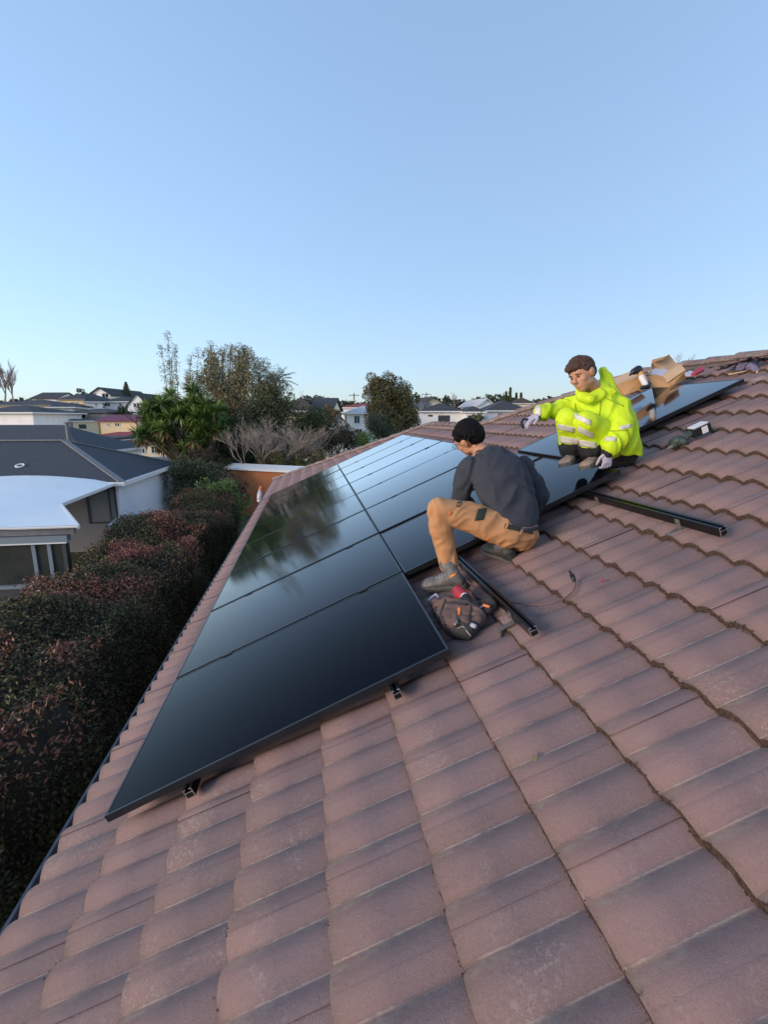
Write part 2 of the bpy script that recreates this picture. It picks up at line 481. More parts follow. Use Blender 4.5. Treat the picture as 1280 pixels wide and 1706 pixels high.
# moss along the course steps
rm = np.random.RandomState(3)
mv = []; mf = []
for c in range(1, ncourse):
    u = U0 + .02 + c * CH
    y = -2.6
    lim = 7.5 if u > 1 else 0.2
    while y < min(lim, yend(u) - .1):
        y += rm.exponential(.006 if u > 1.9 else .012)
        hidden = any(a + .1 < y < b_ and c_ < u < d_ - .05 for a, b_, c_, d_ in panel_zones)
        if hidden: continue
        if mnoise.noise(Vector((u * 1.3, y * 1.7, 2))) < -.15 + (0 if u > 2.2 else .12): continue
        yp = y - YPH - .42 * TR
        h = BASEH + prof(yp) + .001 + (TT if rm.rand() < .3 else .0)
        s = rm.uniform(.002, .0055) * (1.1 if u > 2.2 else .6)
        cx = u - rm.uniform(-.003, .010)
        b_ = len(mv)
        an = rm.uniform(0, 3.14)
        for q in range(4): mv.append((cx + s * 1.0 * math.cos(an + q * 1.571) * rm.uniform(.7, 1.4), y + s * 1.5 * math.sin(an + q * 1.571) * rm.uniform(.7, 1.4), h))
        mv.append((cx, y, h + s * rm.uniform(.6, 1.2)))
        for q in range(4): mf.append((b_ + q, b_ + (q + 1) % 4, b_ + 4))
ms = link('moss', pyd(mv, mf), M['moss'], None, True); ms.parent = roof; ms['kind'] = 'stuff'
# underlay so that no daylight shows between tiles
mb = MB()
mb.add([S(U0 + .05, Y0, BASEH - .03), S(U0 + .05, hip_wing(U0), BASEH - .03), S(UWR, hip_wing(UWR), BASEH - .03), S(UWR, hip_main(UWR), BASEH - .03), S(UR, hip_main(UR), BASEH - .03), S(UR, Y0, BASEH - .03)], [(0, 5, 4, 3, 2, 1)])
mb.build('underlay', mat('roof underlay', (.02, .018, .018), .9), house)
# the other slopes behind the ridges (plain sheets of the same colour, seen edge on at most)
rt0 = S(UR, Y0, BASEH + .02); rt1 = S(UR, hip_main(UR), BASEH + .02); w0 = S(UWR, hip_main(UWR), BASEH + .0); w1 = S(UWR, hip_wing(UWR), BASEH + .0)
ez = S(U0, 0, BASEH)[2]
back = 2 * rt0[0] - S(U0, 0, 0)[0]; wback = 2 * w0[0] - S(U0, 0, 0)[0]
e_far = S(U0, hip_wing(U0), BASEH)
mb = MB()
mb.add([rt0, rt1, (back, rt1[1] + (back - rt1[0]), ez), (back, Y0, ez)], [(0, 1, 2, 3)])
mb.add([rt1, w0 + np.array([0, 0, -.02]), (wback, hip_main(UWR) + 0, ez), (back, rt1[1] + (back - rt1[0]), ez)], [(0, 1, 2, 3)])
mb.add([w0, w1, (wback, w1[1] + (wback - w1[0]), ez), (wback, hip_main(UWR), ez)], [(0, 1, 2, 3)])
mb.add([w1, e_far, (wback, e_far[1], ez)], [(0, 1, 2)])
mb.build('back_slope', M['tile'], house)
# ridge and hip caps, each its own piece
def cap_run(a, b_, up, n, name, tilt=.012, w=.115):
    a = V(a); b_ = V(b_); t = (b_ - a).normalized(); up = V(up).normalized(); sd = t.cross(up).normalized(); up = sd.cross(t).normalized()
    L = (b_ - a).length / n
    rings = []
    mb = MB(); K = 8
    for x, r in ((0, w), (L * 1.08, w * .90)):
        rings.append([t * x + sd * (r * math.cos(math.pi * k / K)) + up * (r * .62 * math.sin(math.pi * k / K) + (.018 if x == 0 else 0)) for k in range(K + 1)] + [t * x - sd * (r - .015), t * x + sd * (r - .015)])
    mb.loft(rings)
    me = mb.mesh(); me.materials.append(M['tile']); me.shade_flat()
    for i in range(n):
        o = bpy.data.objects.new(name, me); COL.objects.link(o); o.location = a + t * (L * i) + up * random.uniform(-.003, .003)
        adopt(o, house)
    mo = MB(); mo.bar(a - up * .02, b_ - up * .02, w * 1.45, .05, up); mo.build('mortar_bed', M['mortar'], house)
random.seed(1)
CB = BASEH + .028
cap_run(S(UR, hip_main(UR), CB), S(UR, Y0, CB), (0, 0, 1), 20, 'ridge_tile')
cap_run(S(UWR, hip_main(UWR), CB), S(UR, hip_main(UR), CB), NV + np.array([.1, .35, 0]), 7, 'hip_tile')
cap_run(S(UWR, hip_main(UWR), CB), S(UWR, hip_wing(UWR), CB), (0, 0, 1), 9, 'ridge_tile')
cap_run(S(U0 + .03, hip_wing(U0 + .03), CB), S(UWR, hip_wing(UWR), CB), NV + np.array([0, .35, 0]), 15, 'hip_tile', w=.12)
# gutter: folded profile along the eave, fascia, wall
gx, gz = S(U0, 0, BASEH)[0], S(U0, 0, BASEH)[2]
pr_ = [(.05, -.02), (.05, -.125), (-.050, -.125), (-.072, -.075), (-.072, -.032), (-.083, -.026), (-.083, -.038), (-.076, -.042), (-.076, -.077), (-.052, -.131), (.056, -.131), (.056, -.02)]
mb = MB(); mb.loft([[(gx + a, y, gz + b_) for a, b_ in pr_] for y in np.linspace(Y0, 14.2, 12)]); mb.build('gutter', M['gutter'], house)
mb = MB()
for y in np.arange(-3.2, 14, .9): mb.box((gx - .078, y, gz - .039), (gx + .05, y + .018, gz - .035))
mb.build('gutter_strap', M['gutter'], house)
mb = MB(); mb.box((gx + .058, Y0, gz - .2), (gx + .08, 14.1, gz - .02)); mb.build('fascia', M['fascia'], house)
mb = MB(); mb.box((gx + .5, Y0 + .2, GZ), (back - .5, 5.4, gz - .06)); mb.box((gx + .5, 5.4, GZ), (wback - .5, 13.4, gz - .06)); mb.build('wall', M['stucco_house'], house)
mb = MB(); mb.box((gx + .08, Y0, gz - .2), (gx + .5, 13.9, gz - .18)); mb.build('soffit', M['fascia'], house)

# ------------------------------------------------------------------ solar panels
PW, PL, PT = 1.134, 1.722, .035
fr = MB(); e = .011
fr.box((0, 0, -PT), (e, PW, 0)); fr.box((PL - e, 0, -PT), (PL, PW, 0)); fr.box((e, 0, -PT), (PL - e, e, 0)); fr.box((e, PW - e, -PT), (PL - e, PW, 0))
frame_me = fr.mesh(); frame_me.materials.append(M['blackframe'])
gl = MB(); gl.box((e, e, -.008), (PL - e, PW - e, -.0018)); glass_me = gl.mesh(); glass_me.materials.append(M['solar'])
jb = MB(); jb.box((PL / 2 - .05, .1, -.028), (PL / 2 + .05, .2, -.0085)); jb_me = jb.mesh(); jb_me.materials.append(M['clamp'])
ORD = ['first', 'second', 'third', 'fourth', 'fifth', 'sixth', 'seventh', 'eighth']
rp = random.Random(8)
def panel(u, y, h, label, tilt=0.0):
    o = bpy.data.objects.new('solar_panel', None); COL.objects.link(o)
    o.location = V(S(u, y, h)); o.rotation_euler = (tilt, -TH, 0)
    o.rotation_euler.x += rp.uniform(-.0022, .0022); o.rotation_euler.y += rp.uniform(-.0022, .0022)
    tag(o, label, 'solar panel', 'black solar panels on the tiled roof')
    for nme, me in (('frame', frame_me), ('glass', glass_me), ('junction_box', jb_me)):
        c = bpy.data.objects.new(nme, me); COL.objects.link(c); c.parent = o
    return o
for i in range(8):
    panel(.003, i * 1.154, 0, ('black solar panel nearest the camera, lowest on the roof beside the gutter' if i == 0 else
          'black solar panel at the far end of the gutter side row' if i == 7 else f'black solar panel, {ORD[i]} from the near end of the gutter side row'))
for i in range(1, 8):
    y = i * 1.154 if i > 1 else 1.154 - .055
    panel(1.736, y, 0, ('black solar panel that both workers are fitting, near end of the upper row' if i == 1 else
          'black solar panel at the far end of the upper row, below the wing ridge' if i == 7 else f'black solar panel, {ORD[i-1]} from the near end of the upper row'))
panel(3.487 + .03, 1.80, 0, 'black solar panel highest up the roof with cardboard boxes standing on it')

# ------------------------------------------------------------------ rails
def rail(u, y0, y1, label, hooks):
    r = empty('mounting_rail', S(u, y0, -.08), label, 'mounting rail', 'black mounting rails under the solar panels')
    # C-shaped channel section, local (across, normal)
    pts = [(-.020, -.085), (.020, -.085), (.020, -.055), (.016, -.055), (.020, -.050), (.020, -.037), (.007, -.037), (.007, -.041), (.015, -.041), (.015, -.053), (-.015, -.053), (-.015, -.041), (-.007, -.041), (-.007, -.037), (-.020, -.037)]
    ys_ = [y0 + .0015, y1]
    mb = MB(); mb.loft([[S(u + a, y, b_) for a, b_ in pts] for y in ys_], cap=True); mb.build('channel', M['rail'], r)
    # the bright sawn end: outline of the section as a thin frame
    mb = MB(); T = .0035
    for (a, b_, c, d) in ((-.020, -.085, .020, -.0815), (-.020, -.0815, -.0165, -.037), (.0165, -.0815, .020, -.037), (-.0165, -.0575, .0165, -.054), (-.0165, -.0405, -.007, -.037), (.007, -.0405, .0165, -.037)):
        mb.hexa([S(u + a, y0 - .001, b_), S(u + c, y0 - .001, b_), S(u + c, y0 - .001, d), S(u + a, y0 - .001, d), S(u + a, y0 + .0015, b_), S(u + c, y0 + .0015, b_), S(u + c, y0 + .0015, d), S(u + a, y0 + .0015, d)])
    mb.build('sawn_end', M['alu'], r)
    for hy in hooks:
        mb = MB()
        mb.bar(S(u - .024, hy, -.045), S(u - .024, hy, BASEH + .05), .032, .005, (1, 0, 0))
        mb.bar(S(u - .024, hy, BASEH + .052), S(u - .10, hy, BASEH + .048), .032, .005, NV)
        mb.bar(S(u - .10, hy, BASEH + .05), S(u - .115, hy, BASEH + .01), .032, .005, (1, 0, 0))
        mb.tube([S(u - .034, hy, -.06), S(u - .018, hy, -.06)], .008, 6)
        mb.build('roof_hook', M['galv'], r)
    return r
rail(.39, -.035, 9.23, 'black mounting rail poking out lowest on the roof under the nearest panel', [.35, 1.6])
rail(1.42, -.06, 9.23, 'black mounting rail poking out under the upper corner of the nearest panel', [.4, 1.5])
rail(2.11, -.09, 9.23, 'black mounting rail crossing the tiles beside the brown tool bag', [.12, .95])
rail(3.17, -.045, 9.23, 'black mounting rail running down the tiles right of the crouching worker', [.22, .95])
rail(3.93, 2.0, 3.1, 'short black mounting rail under the lower side of the topmost panel', [2.2])
rail(4.85, 2.0, 3.1, 'short black mounting rail under the upper side of the topmost panel', [2.2])
# clamps between the panels
mb = MB(); mb.box((-.035, -.0135, -.03), (.035, .0135, .0035)); cl_me = mb.mesh(); cl_me.materials.append(M['clamp'])
for row, us, i0 in ((0, (.39, 1.42), 1), (1, (2.11, 3.17), 2)):
    for u in us:
        for i in range(i0, 8):
            if row == 1 and i == 2: continue
            o = bpy.data.objects.new('mid_clamp', cl_me); COL.objects.link(o)
            par = [r for r in bpy.data.objects if r.name.startswith('mounting_rail')][{.39: 0, 1.42: 1, 2.11: 2, 3.17: 3}[u]]
            o.location = V(S(u, i * 1.154 - .010, 0)); o.rotation_euler = (0, -TH, 0); adopt(o, par)
# ------------------------------------------------------------------ neighbourhood houses
M['glass'] = mat('window glass', (.02, .025, .03), .06, spec=.8)
M['winframe'] = mat('white window frame', (.62, .62, .62), .5)
M['darkframe'] = mat('dark window frame', (.04, .045, .05), .5)
M['curtain'] = mat('net curtain', (.45, .43, .40), .9)
def wallmat(name, c): return mat(name, c, .8, tuple(x * .88 for x in c), 1.2, .15, 30)
def roofmat(name, c): return mat(name, c, .85, tuple(x * .7 for x in c), 5, .5, 40)
M['w_white'] = wallmat('white weatherboard', (.88, .86, .82)); M['w_cream'] = wallmat('cream wall', (.84, .72, .50)); M['w_grey'] = wallmat('grey wall', (.34, .34, .33))
M['w_yellow'] = wallmat('pale yellow wall', (.78, .62, .36)); M['w_brown'] = wallmat('brown brick wall', (.30, .18, .12))
M['r_dark'] = roofmat('dark roof', (.055, .055, .06)); M['r_brown'] = roofmat('brown roof', (.085, .06, .045)); M['r_red'] = roofmat('red roof', (.34, .06, .05)); M['r_purple'] = roofmat('plum roof', (.20, .06, .10)); M['r_grey'] = roofmat('grey roof', (.13, .14, .16)); M['r_white'] = roofmat('white roof', (.6, .6, .6))
M['trim'] = mat('white trim', (.72, .71, .69), .6)

def bg_house(x0, x1, eave, dep, wall, roofm, label, kind='hip', yaw=0.0, rise=1.6, deep=8.0, over=.4, wins=(), group=None, name='house', cat='house', winframe='winframe', ridge=None, garage=()):
    """front wall seen between photo columns x0..x1 with its eave at row `eave`, dep metres ahead"""
    a = P(x0, eave, dep)
    t = np.array([math.cos(-YAW + yaw), math.sin(-YAW + yaw), 0]); nrm = np.array([-t[1], t[0], 0])
    r = ray(x1, eave)
    s = ((a - CAM) @ nrm) / (r @ nrm); b = CAM + r * s
    Wd = float((b - a) @ t); z = a[2]; gz = min(terr(a[0], a[1]), terr(b[0], b[1])) - .3
    def L(x, y, zz): return a * np.array([1, 1, 0]) + t * x + nrm * y + np.array([0, 0, zz])
    h = empty(name, L(Wd / 2, 0, gz), label, cat, group)
    mb = MB(); mb.hexa([L(0, 0, gz), L(Wd, 0, gz), L(Wd, deep, gz), L(0, deep, gz), L(0, 0, z), L(Wd, 0, z), L(Wd, deep, z), L(0, deep, z)])
    if kind == 'gable_front': mb.add([L(0, .01, z), L(Wd, .01, z), L(Wd / 2, .01, z + rise), L(0, deep, z), L(Wd, deep, z), L(Wd / 2, deep, z + rise)], [(0, 1, 2), (5, 4, 3)])
    if kind == 'gable_side': mb.add([L(.01, 0, z), L(.01, deep, z), L(.01, deep / 2, z + rise), L(Wd - .01, 0, z), L(Wd - .01, deep, z), L(Wd - .01, deep / 2, z + rise)], [(0, 1, 2), (5, 4, 3)])
    mb.build('wall', wall, h)
    o = over; mb = MB(); zo = z - rise * o / (min(Wd, deep) / 2) * .5
    A, B, C_, D = L(-o, -o, z), L(Wd + o, -o, z), L(Wd + o, deep + o, z), L(-o, deep + o, z)
    up = np.array([0, 0, rise]); th_ = np.array([0, 0, .16])
    if kind == 'flat':
        mb.hexa([A, B, C_, D, A + th_ * 1.6, B + th_ * 1.6, C_ + th_ * 1.6, D + th_ * 1.6])
    elif kind == 'gable_front':
        r0, r1 = L(Wd / 2, -o, z) + up, L(Wd / 2, deep + o, z) + up; dn = np.array([0, 0, -rise * o / (Wd / 2)])
        for p, q in ((A + dn, D + dn), (B + dn, C_ + dn)): mb.hexa([p, r0, r1, q, p + th_, r0 + th_, r1 + th_, q + th_])
    elif kind == 'gable_side':
        r0, r1 = L(-o, deep / 2, z) + up, L(Wd + o, deep / 2, z) + up; dn = np.array([0, 0, -rise * o / (deep / 2)])
        for p, q in ((A + dn, B + dn), (D + dn, C_ + dn)): mb.hexa([p, q, r1, r0, p + th_, q + th_, r1 + th_, r0 + th_])
    else:
        if Wd >= deep:
            k = deep / 2; r0, r1 = L(k, deep / 2, z) + up, L(Wd - k, deep / 2, z) + up
            mb.add([A, B, C_, D, r0, r1], [(0, 1, 5, 4), (1, 2, 5), (2, 3, 4, 5), (3, 0, 4), (3, 2, 1, 0)])
        else:
            k = Wd / 2; r0, r1 = L(Wd / 2, k, z) + up, L(Wd / 2, deep - k, z) + up
            mb.add([A, B, C_, D, r0, r1], [(0, 1, 4), (1, 2, 5, 4), (2, 3, 5), (3, 0, 4, 5), (3, 2, 1, 0)])
    rf = mb.build('roof', roofm, h)
    if kind in ('hip', 'flat'):
        mb = MB()
        for p, q in ((A, B), (B, C_), (D, A)): mb.bar(p + np.array([0, 0, -.07]), q + np.array([0, 0, -.07]), .10, .16)
        mb.build('fascia', M['trim'] if roofm not in (M['r_dark'],) or wall is M['w_white'] else M['darkframe'], h)
    for (wx0, wx1, wy0, wy1) in wins:
        q = []
        for (wx, wy) in ((wx0, wy1), (wx1, wy1), (wx1, wy0), (wx0, wy0)):
            rr = ray(wx, wy); ss = ((a - CAM) @ nrm) / (rr @ nrm); pt = CAM + rr * ss; q.append((float((pt - a) @ t), pt[2]))
        X0, X1 = q[0][0], q[1][0]; Z0, Z1 = min(q[0][1], q[2][1]), max(q[0][1], q[2][1])
        mb = MB(); f_ = .09
        for (p0, p1, s0, s1) in ((X0, X1, Z0, Z0 + f_), (X0, X1, Z1 - f_, Z1), (X0, X0 + f_, Z0 + f_, Z1 - f_), (X1 - f_, X1, Z0 + f_, Z1 - f_), ((X0 + X1) / 2 - .04, (X0 + X1) / 2 + .04, Z0 + f_, Z1 - f_)):
            mb.hexa([L(p0, -.06, s0), L(p1, -.06, s0), L(p1, -.003, s0), L(p0, -.003, s0), L(p0, -.06, s1), L(p1, -.06, s1), L(p1, -.003, s1), L(p0, -.003, s1)])
        w = mb.build('window', M[winframe], h)
        mb = MB(); mb.hexa([L(X0 + .02, -.03, Z0 + .02), L(X1 - .02, -.03, Z0 + .02), L(X1 - .02, -.005, Z0 + .02), L(X0 + .02, -.005, Z0 + .02), L(X0 + .02, -.03, Z1 - .02), L(X1 - .02, -.03, Z1 - .02), L(X1 - .02, -.005, Z1 - .02), L(X0 + .02, -.005, Z1 - .02)])
        mb.build('pane', M['glass'], w)
    for (wx0, wx1, wy0, wy1) in garage:
        q = []
        for (wx, wy) in ((wx0, wy1), (wx1, wy0)):
            rr = ray(wx, wy); ss = ((a - CAM) @ nrm) / (rr @ nrm); pt = CAM + rr * ss; q.append((float((pt - a) @ t), pt[2]))
        (X0, Z0), (X1, Z1) = q; Z0 = max(Z0, gz)
        mb = MB(); mb.hexa([L(X0, -.04, Z0), L(X1, -.04, Z0), L(X1, .0, Z0), L(X0, .0, Z0), L(X0, -.04, Z1), L(X1, -.04, Z1), L(X1, .0, Z1), L(X0, .0, Z1)])
        mb.build('door', M['darkframe'], h)
    return h
G = 'houses of the suburb beyond the roof'
bg_house(-60, 53, 687, 58, M['w_white'], M['r_dark'], 'white house at the left edge with a long plain wall and dark hip roof', 'hip', -.04, 1.0, 9, .5, [], G)
bg_house(54, 86, 688, 60, M['w_white'], M['r_dark'], 'narrow white house end with one square dark window under a low dark roof', 'hip', .5, .7, 6, .4, [(60, 68, 690, 699)], G, winframe='darkframe')
bg_house(84, 119, 678, 66, M['w_white'], M['r_dark'], 'pale two storey house with a broad dark roof behind the narrow white one', 'hip', .35, .45, 9, .5, [(96, 103, 705, 712), (113, 119, 705, 712)], G, winframe='darkframe')
bg_house(-40, 84, 675, 74, M['w_cream'], M['r_dark'], 'long low house with a big grey black roof at the far left', 'hip', -.04, 1.1, 12, .6, [], G)
bg_house(53, 92, 664, 92, M['w_white'], M['r_dark'], 'small house top with a dark gabled roof above the long grey black roof', 'gable_side', -.04, 1.2, 7, .4, [], G)
bg_house(98, 141, 665, 84, M['w_yellow'], M['r_dark'], 'yellow walled house with dark hip roof and two windows below the round dark tree', 'hip', -.04, 1.1, 9, .5, [(118, 124, 669, 675), (126, 131, 669, 675)], G)
bg_house(141, 169, 669, 82, M['w_white'], M['r_dark'], 'white side wing of the yellow house with a dark window', 'hip', .5, .9, 7, .4, [(158, 162, 671, 677)], G)
bg_house(122, 176, 686, 68, M['w_grey'], M['r_dark'], 'low grey house with a spreading dark roof in front of the yellow house', 'hip', -.04, .5, 7, .7, [(126, 144, 688, 697)], G, winframe='winframe')
bg_house(150, 183, 657, 104, M['w_white'], M['r_dark'], 'white gabled house on the crest with two orange lit windows', 'gable_front', -.04, 1.4, 16, .5, [(152, 161, 655, 662), (170, 181, 655, 663)], G)
bg_house(169, 216, 669, 88, M['w_white'], M['r_dark'], 'white house with a dark hip roof below the crest house', 'hip', -.04, 1.0, 9, .5, [(174, 184, 671, 677), (198, 203, 671, 676)], G)
bg_house(212, 247, 676, 76, M['w_white'], M['r_dark'], 'white house with a steep gable and one window left of the yucca tree', 'gable_front', -.04, 1.9, 9, .3, [(222, 234, 671, 679)], G)
bg_house(166, 226, 701, 62, M['w_yellow'], M['r_purple'], 'yellow house with a plum coloured roof and two small windows', 'gable_side', -.04, .65, 6, .5, [(177, 182, 704, 711), (191, 200, 704, 711)], G)
bg_house(150, 232, 727, 57, M['w_white'], M['r_red'], 'low lean-to with a red sheet roof below the yellow house', 'hip', -.04, .5, 4.5, .4, [], G)
bg_house(120, 190, 733, 50, M['w_white'], M['r_dark'], 'white garage wall with dark flat roof just behind the slate grey roof', 'flat', -.04, .3, 6, .5, [], G, 'garage', 'garage')
bg_house(210, 276, 738, 44, M['w_cream'], M['r_dark'], 'cream house with bright windows under a flat dark roof below the yucca', 'flat', -.04, .3, 6, .3, [(216, 227, 742, 755), (231, 243, 742, 756), (252, 264, 742, 756)], G)
bg_house(120, 162, 701, 64, M['w_cream'], M['r_grey'], 'cream block with a balcony recess below the low grey house', 'flat', -.04, .3, 7, .2, [(132, 144, 707, 714)], G, winframe='darkframe')
# middle distance, right of the tall trees
bg_house(478, 520, 684, 52, M['w_cream'], M['r_brown'], 'bungalow with a brown tiled roof behind the bare shrub', 'hip', .1, 1.5, 9, .6, [], G)
bg_house(519, 552, 683, 55, M['w_cream'], M['r_dark'], 'bungalow with a dark grey roof beside the brown one', 'gable_side', -.05, 1.4, 8, .3, [], G)
bg_house(552, 577, 706, 48, M['w_white'], M['r_grey'], 'little white gabled shed with a blue grey roof', 'gable_front', .25, .8, 5, .3, [(563, 569, 709, 713)], G, 'shed', 'shed')
bg_house(578, 640, 688, 60, M['w_white'], M['r_white'], 'white two storey house with tall windows left of the round tree', 'hip', .15, 1.0, 8, .4, [(590, 600, 692, 706), (592, 604, 714, 722)], G)
bg_house(563, 640, 679, 76, M['w_white'], M['r_red'], 'pale house with a low pinkish roof behind the white two storey house', 'hip', 0, .8, 8, .4, [], G)
bg_house(700, 773, 685, 66, M['w_white'], M['r_dark'], 'modern white house with a wide dark garage opening', 'hip', 0, 1.2, 9, .5, [(713.5, 721, 691, 694)], G, winframe='darkframe', garage=[(730, 750, 692, 712)])
bg_house(776, 806, 686, 64, M['w_white'], M['r_dark'], 'white garage block with a dark door right of the modern white house', 'hip', 0, .8, 8, .4, [], G, garage=[(779, 800, 692, 712)])
bg_house(814, 880, 684, 70, M['w_white'], M['r_dark'], 'white house with a broad dark roof left of the outstretched arm', 'hip', 0, 1.6, 9, .6, [(829, 838, 688, 703)], G)
bg_house(708, 738, 673, 104, M['w_cream'], M['r_dark'], 'cream gabled house standing behind the modern white house', 'gable_front', .35, 1.5, 9, .6, [], G)
bg_house(690, 716, 679, 92, M['w_white'], M['r_grey'], 'house with solar panels on its blue grey roof beside the round tree', 'gable_side', 0, .9, 6, .5, [], G)
bg_house(797, 824, 675, 110, M['w_white'], M['r_white'], 'pale gabled house with a white roof between the dark roofs', 'gable_front', .3, 1.4, 9, .6, [], G)
bg_house(858, 890, 672, 120, M['w_cream'], M['r_brown'], 'house with a pyramid brown roof beside the tall cypresses', 'hip', 0, 1.6, 6, .5, [], G)
bg_house(330, 470, 690, 95, M['w_cream'], M['r_brown'], 'distant bungalow with brown roof mostly hidden behind the bamboo', 'hip', 0, 1.6, 10, .5, [], G)

# ------------------------------------------------------------------ the neighbour's blue-white house with the curved canopy
AX, AY0, AY1, AZ = -5.95, 15.95, 22.6, -.50
nb = empty('weatherboard_house', (AX, 19, GZ), 'pale blue weatherboard house with a slate grey hip roof beyond the hedge', 'house')
M['slate'] = mat('asphalt shingle roof', (.060, .066, .078), .85, (.045, .050, .060), 8, .7, 90, det=6)
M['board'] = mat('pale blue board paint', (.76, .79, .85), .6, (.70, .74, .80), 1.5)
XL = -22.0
mb = MB(); mb.box((XL, AY0, GZ), (AX - .02, AY1 + 6, AZ - .02)); mb.build('wall', mat('shade-grey board paint', (.20, .22, .25), .7), nb)  # the front wall's shade is put into its grey colour
nbd = 13
for i in range(nbd):      # lapped boards on the right hand wall
    z0 = AZ - .08 - (i + 1) * .2
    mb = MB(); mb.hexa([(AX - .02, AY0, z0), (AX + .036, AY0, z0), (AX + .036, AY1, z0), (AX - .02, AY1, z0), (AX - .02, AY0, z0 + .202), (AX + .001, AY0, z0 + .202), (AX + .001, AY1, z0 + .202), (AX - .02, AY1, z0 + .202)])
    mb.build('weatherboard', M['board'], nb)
mb = MB(); mb.box((AX - .06, AY0 - .03, GZ), (AX + .028, AY0 + .06, AZ - .03)); mb.build('corner_board', M['board'], nb)
mb = MB(); mb.box((AX - .06, AY1 - .06, GZ), (AX + .028, AY1 + .03, AZ - .03)); mb.build('corner_board', M['board'], nb)
# roof
ov = .28; zE = AZ + .06
Rg = HZ(99, 733, .62); Rx, Ry = -10.2, None
E0 = np.array([AX + ov, AY0 - ov, zE]); E1 = np.array([AX + ov, AY1 + ov, zE])
_r = ray(106, 734); apx = CAM + _r * (((AY0 + AY1) / 2 - CAM[1]) / _r[1])
ridgeL = np.array([XL, apx[1], apx[2]]); EL0 = np.array([XL, AY0 - ov, zE]); EL1 = np.array([XL, AY1 + ov, zE])
mb = MB(); mb.add([E0, E1, apx], [(0, 1, 2)]); mb.add([EL0, E0, apx, ridgeL], [(0, 1, 2, 3)]); mb.add([E1, EL1, ridgeL, apx], [(0, 1, 2, 3)])
rfn = mb.build('roof', M['slate'], nb)
M['hipcap'] = mat('grey hip flashing', (.20, .20, .20), .7, (.15, .15, .15), 10)
for a_, b_ in ((E0, apx), (E1, apx), (apx, ridgeL)):
    mb = MB(); mb.bar(a_ + np.array([0, 0, .02]), b_ + np.array([0, 0, .02]), .22, .05); mb.build('hip_flashing', M['hipcap'], nb)
mb = MB(); mb.box((AX + ov, AY0 - ov, zE - .13), (AX + ov + .11, AY1 + ov, zE + .01)); mb.build('gutter', M['trim'], nb)
mb = MB(); mb.box((XL, AY0 - ov - .11, zE - .13), (AX + ov + .11, AY0 - ov, zE + .01)); mb.build('gutter', M['trim'], nb)
mb = MB(); mb.box((XL, AY0 - ov, zE - .12), (AX + ov, AY1 + ov, zE - .10)); mb.build('soffit', M['trim'], nb)
# house with the same slate roof standing behind it
bg_house(-260, 140, 755, 30, M['w_white'], M['slate'], 'wide slate grey hip roof directly behind the blue weatherboard house', 'hip', 0, 1.75, 7, .3, [], G)
# vent ring and flue
vp = P(33, 777, 1.0); r_ = vp - CAM
pn = np.cross(np.array([1, 0, 0]), apx - np.array([apx[0], AY0 - ov, zE])); pn = pn / np.linalg.norm(pn)
tt = ((E0 - CAM) @ pn) / (r_ @ pn); vc = CAM + r_ * tt
mb = MB()
rings = []
ax1 = np.array([1, 0, 0]); ax2 = np.cross(pn, ax1)
if pn[2] < 0: pn = -pn
for k in range(17):
    a_ = 2 * math.pi * k / 16
    c_ = vc + (ax1 * math.cos(a_) + ax2 * math.sin(a_)) * .13 + pn * .03
    rings.append(c_)
mb.tube(rings, .03, 8); mb.build('roof_vent', M['trim'], nb)
fp = P(114, 731, 30.0); mb = MB(); mb.tube([fp - np.array([0, 0, .5]), fp, fp + np.array([0, 0, .95])], .12, 10); mb.tube([fp + np.array([0, 0, .95]), fp + np.array([0, 0, 1.05])], .17, 10); mb.build('flue', M['hipcap'], nb)
# front window in the shaded recess
def quadbox(x0, x1, y, z0, z1, t=.05): return (x0, y - t, z0), (x1, y, z1)
mb = MB()
for (a_, b_) in (((AX - 1.05, AZ - .15), (AX - 1.0, AZ - 1.45)), ((AX - .12, AZ - .15), (AX - .07, AZ - 1.45))): mb.box((a_[0], AY0 - .06, b_[1]), (b_[0], AY0 - .003, a_[1]))
mb.box((AX - 1.0, AY0 - .06, AZ - .2), (AX - .12, AY0 - .003, AZ - .15)); mb.box((AX - 1.0, AY0 - .06, AZ - 1.45), (AX - .12, AY0 - .003, AZ - 1.40)); mb.box((AX - .32, AY0 - .06, AZ - 1.4), (AX - .28, AY0 - .003, AZ - .2))
w = mb.build('window', M['darkframe'], nb)
mb = MB(); mb.box((AX - 1.0, AY0 - .03, AZ - 1.4), (AX - .12, AY0 - .004, AZ - .2)); mb.build('pane', mat('curtained glass', (.20, .23, .26), .15), w)

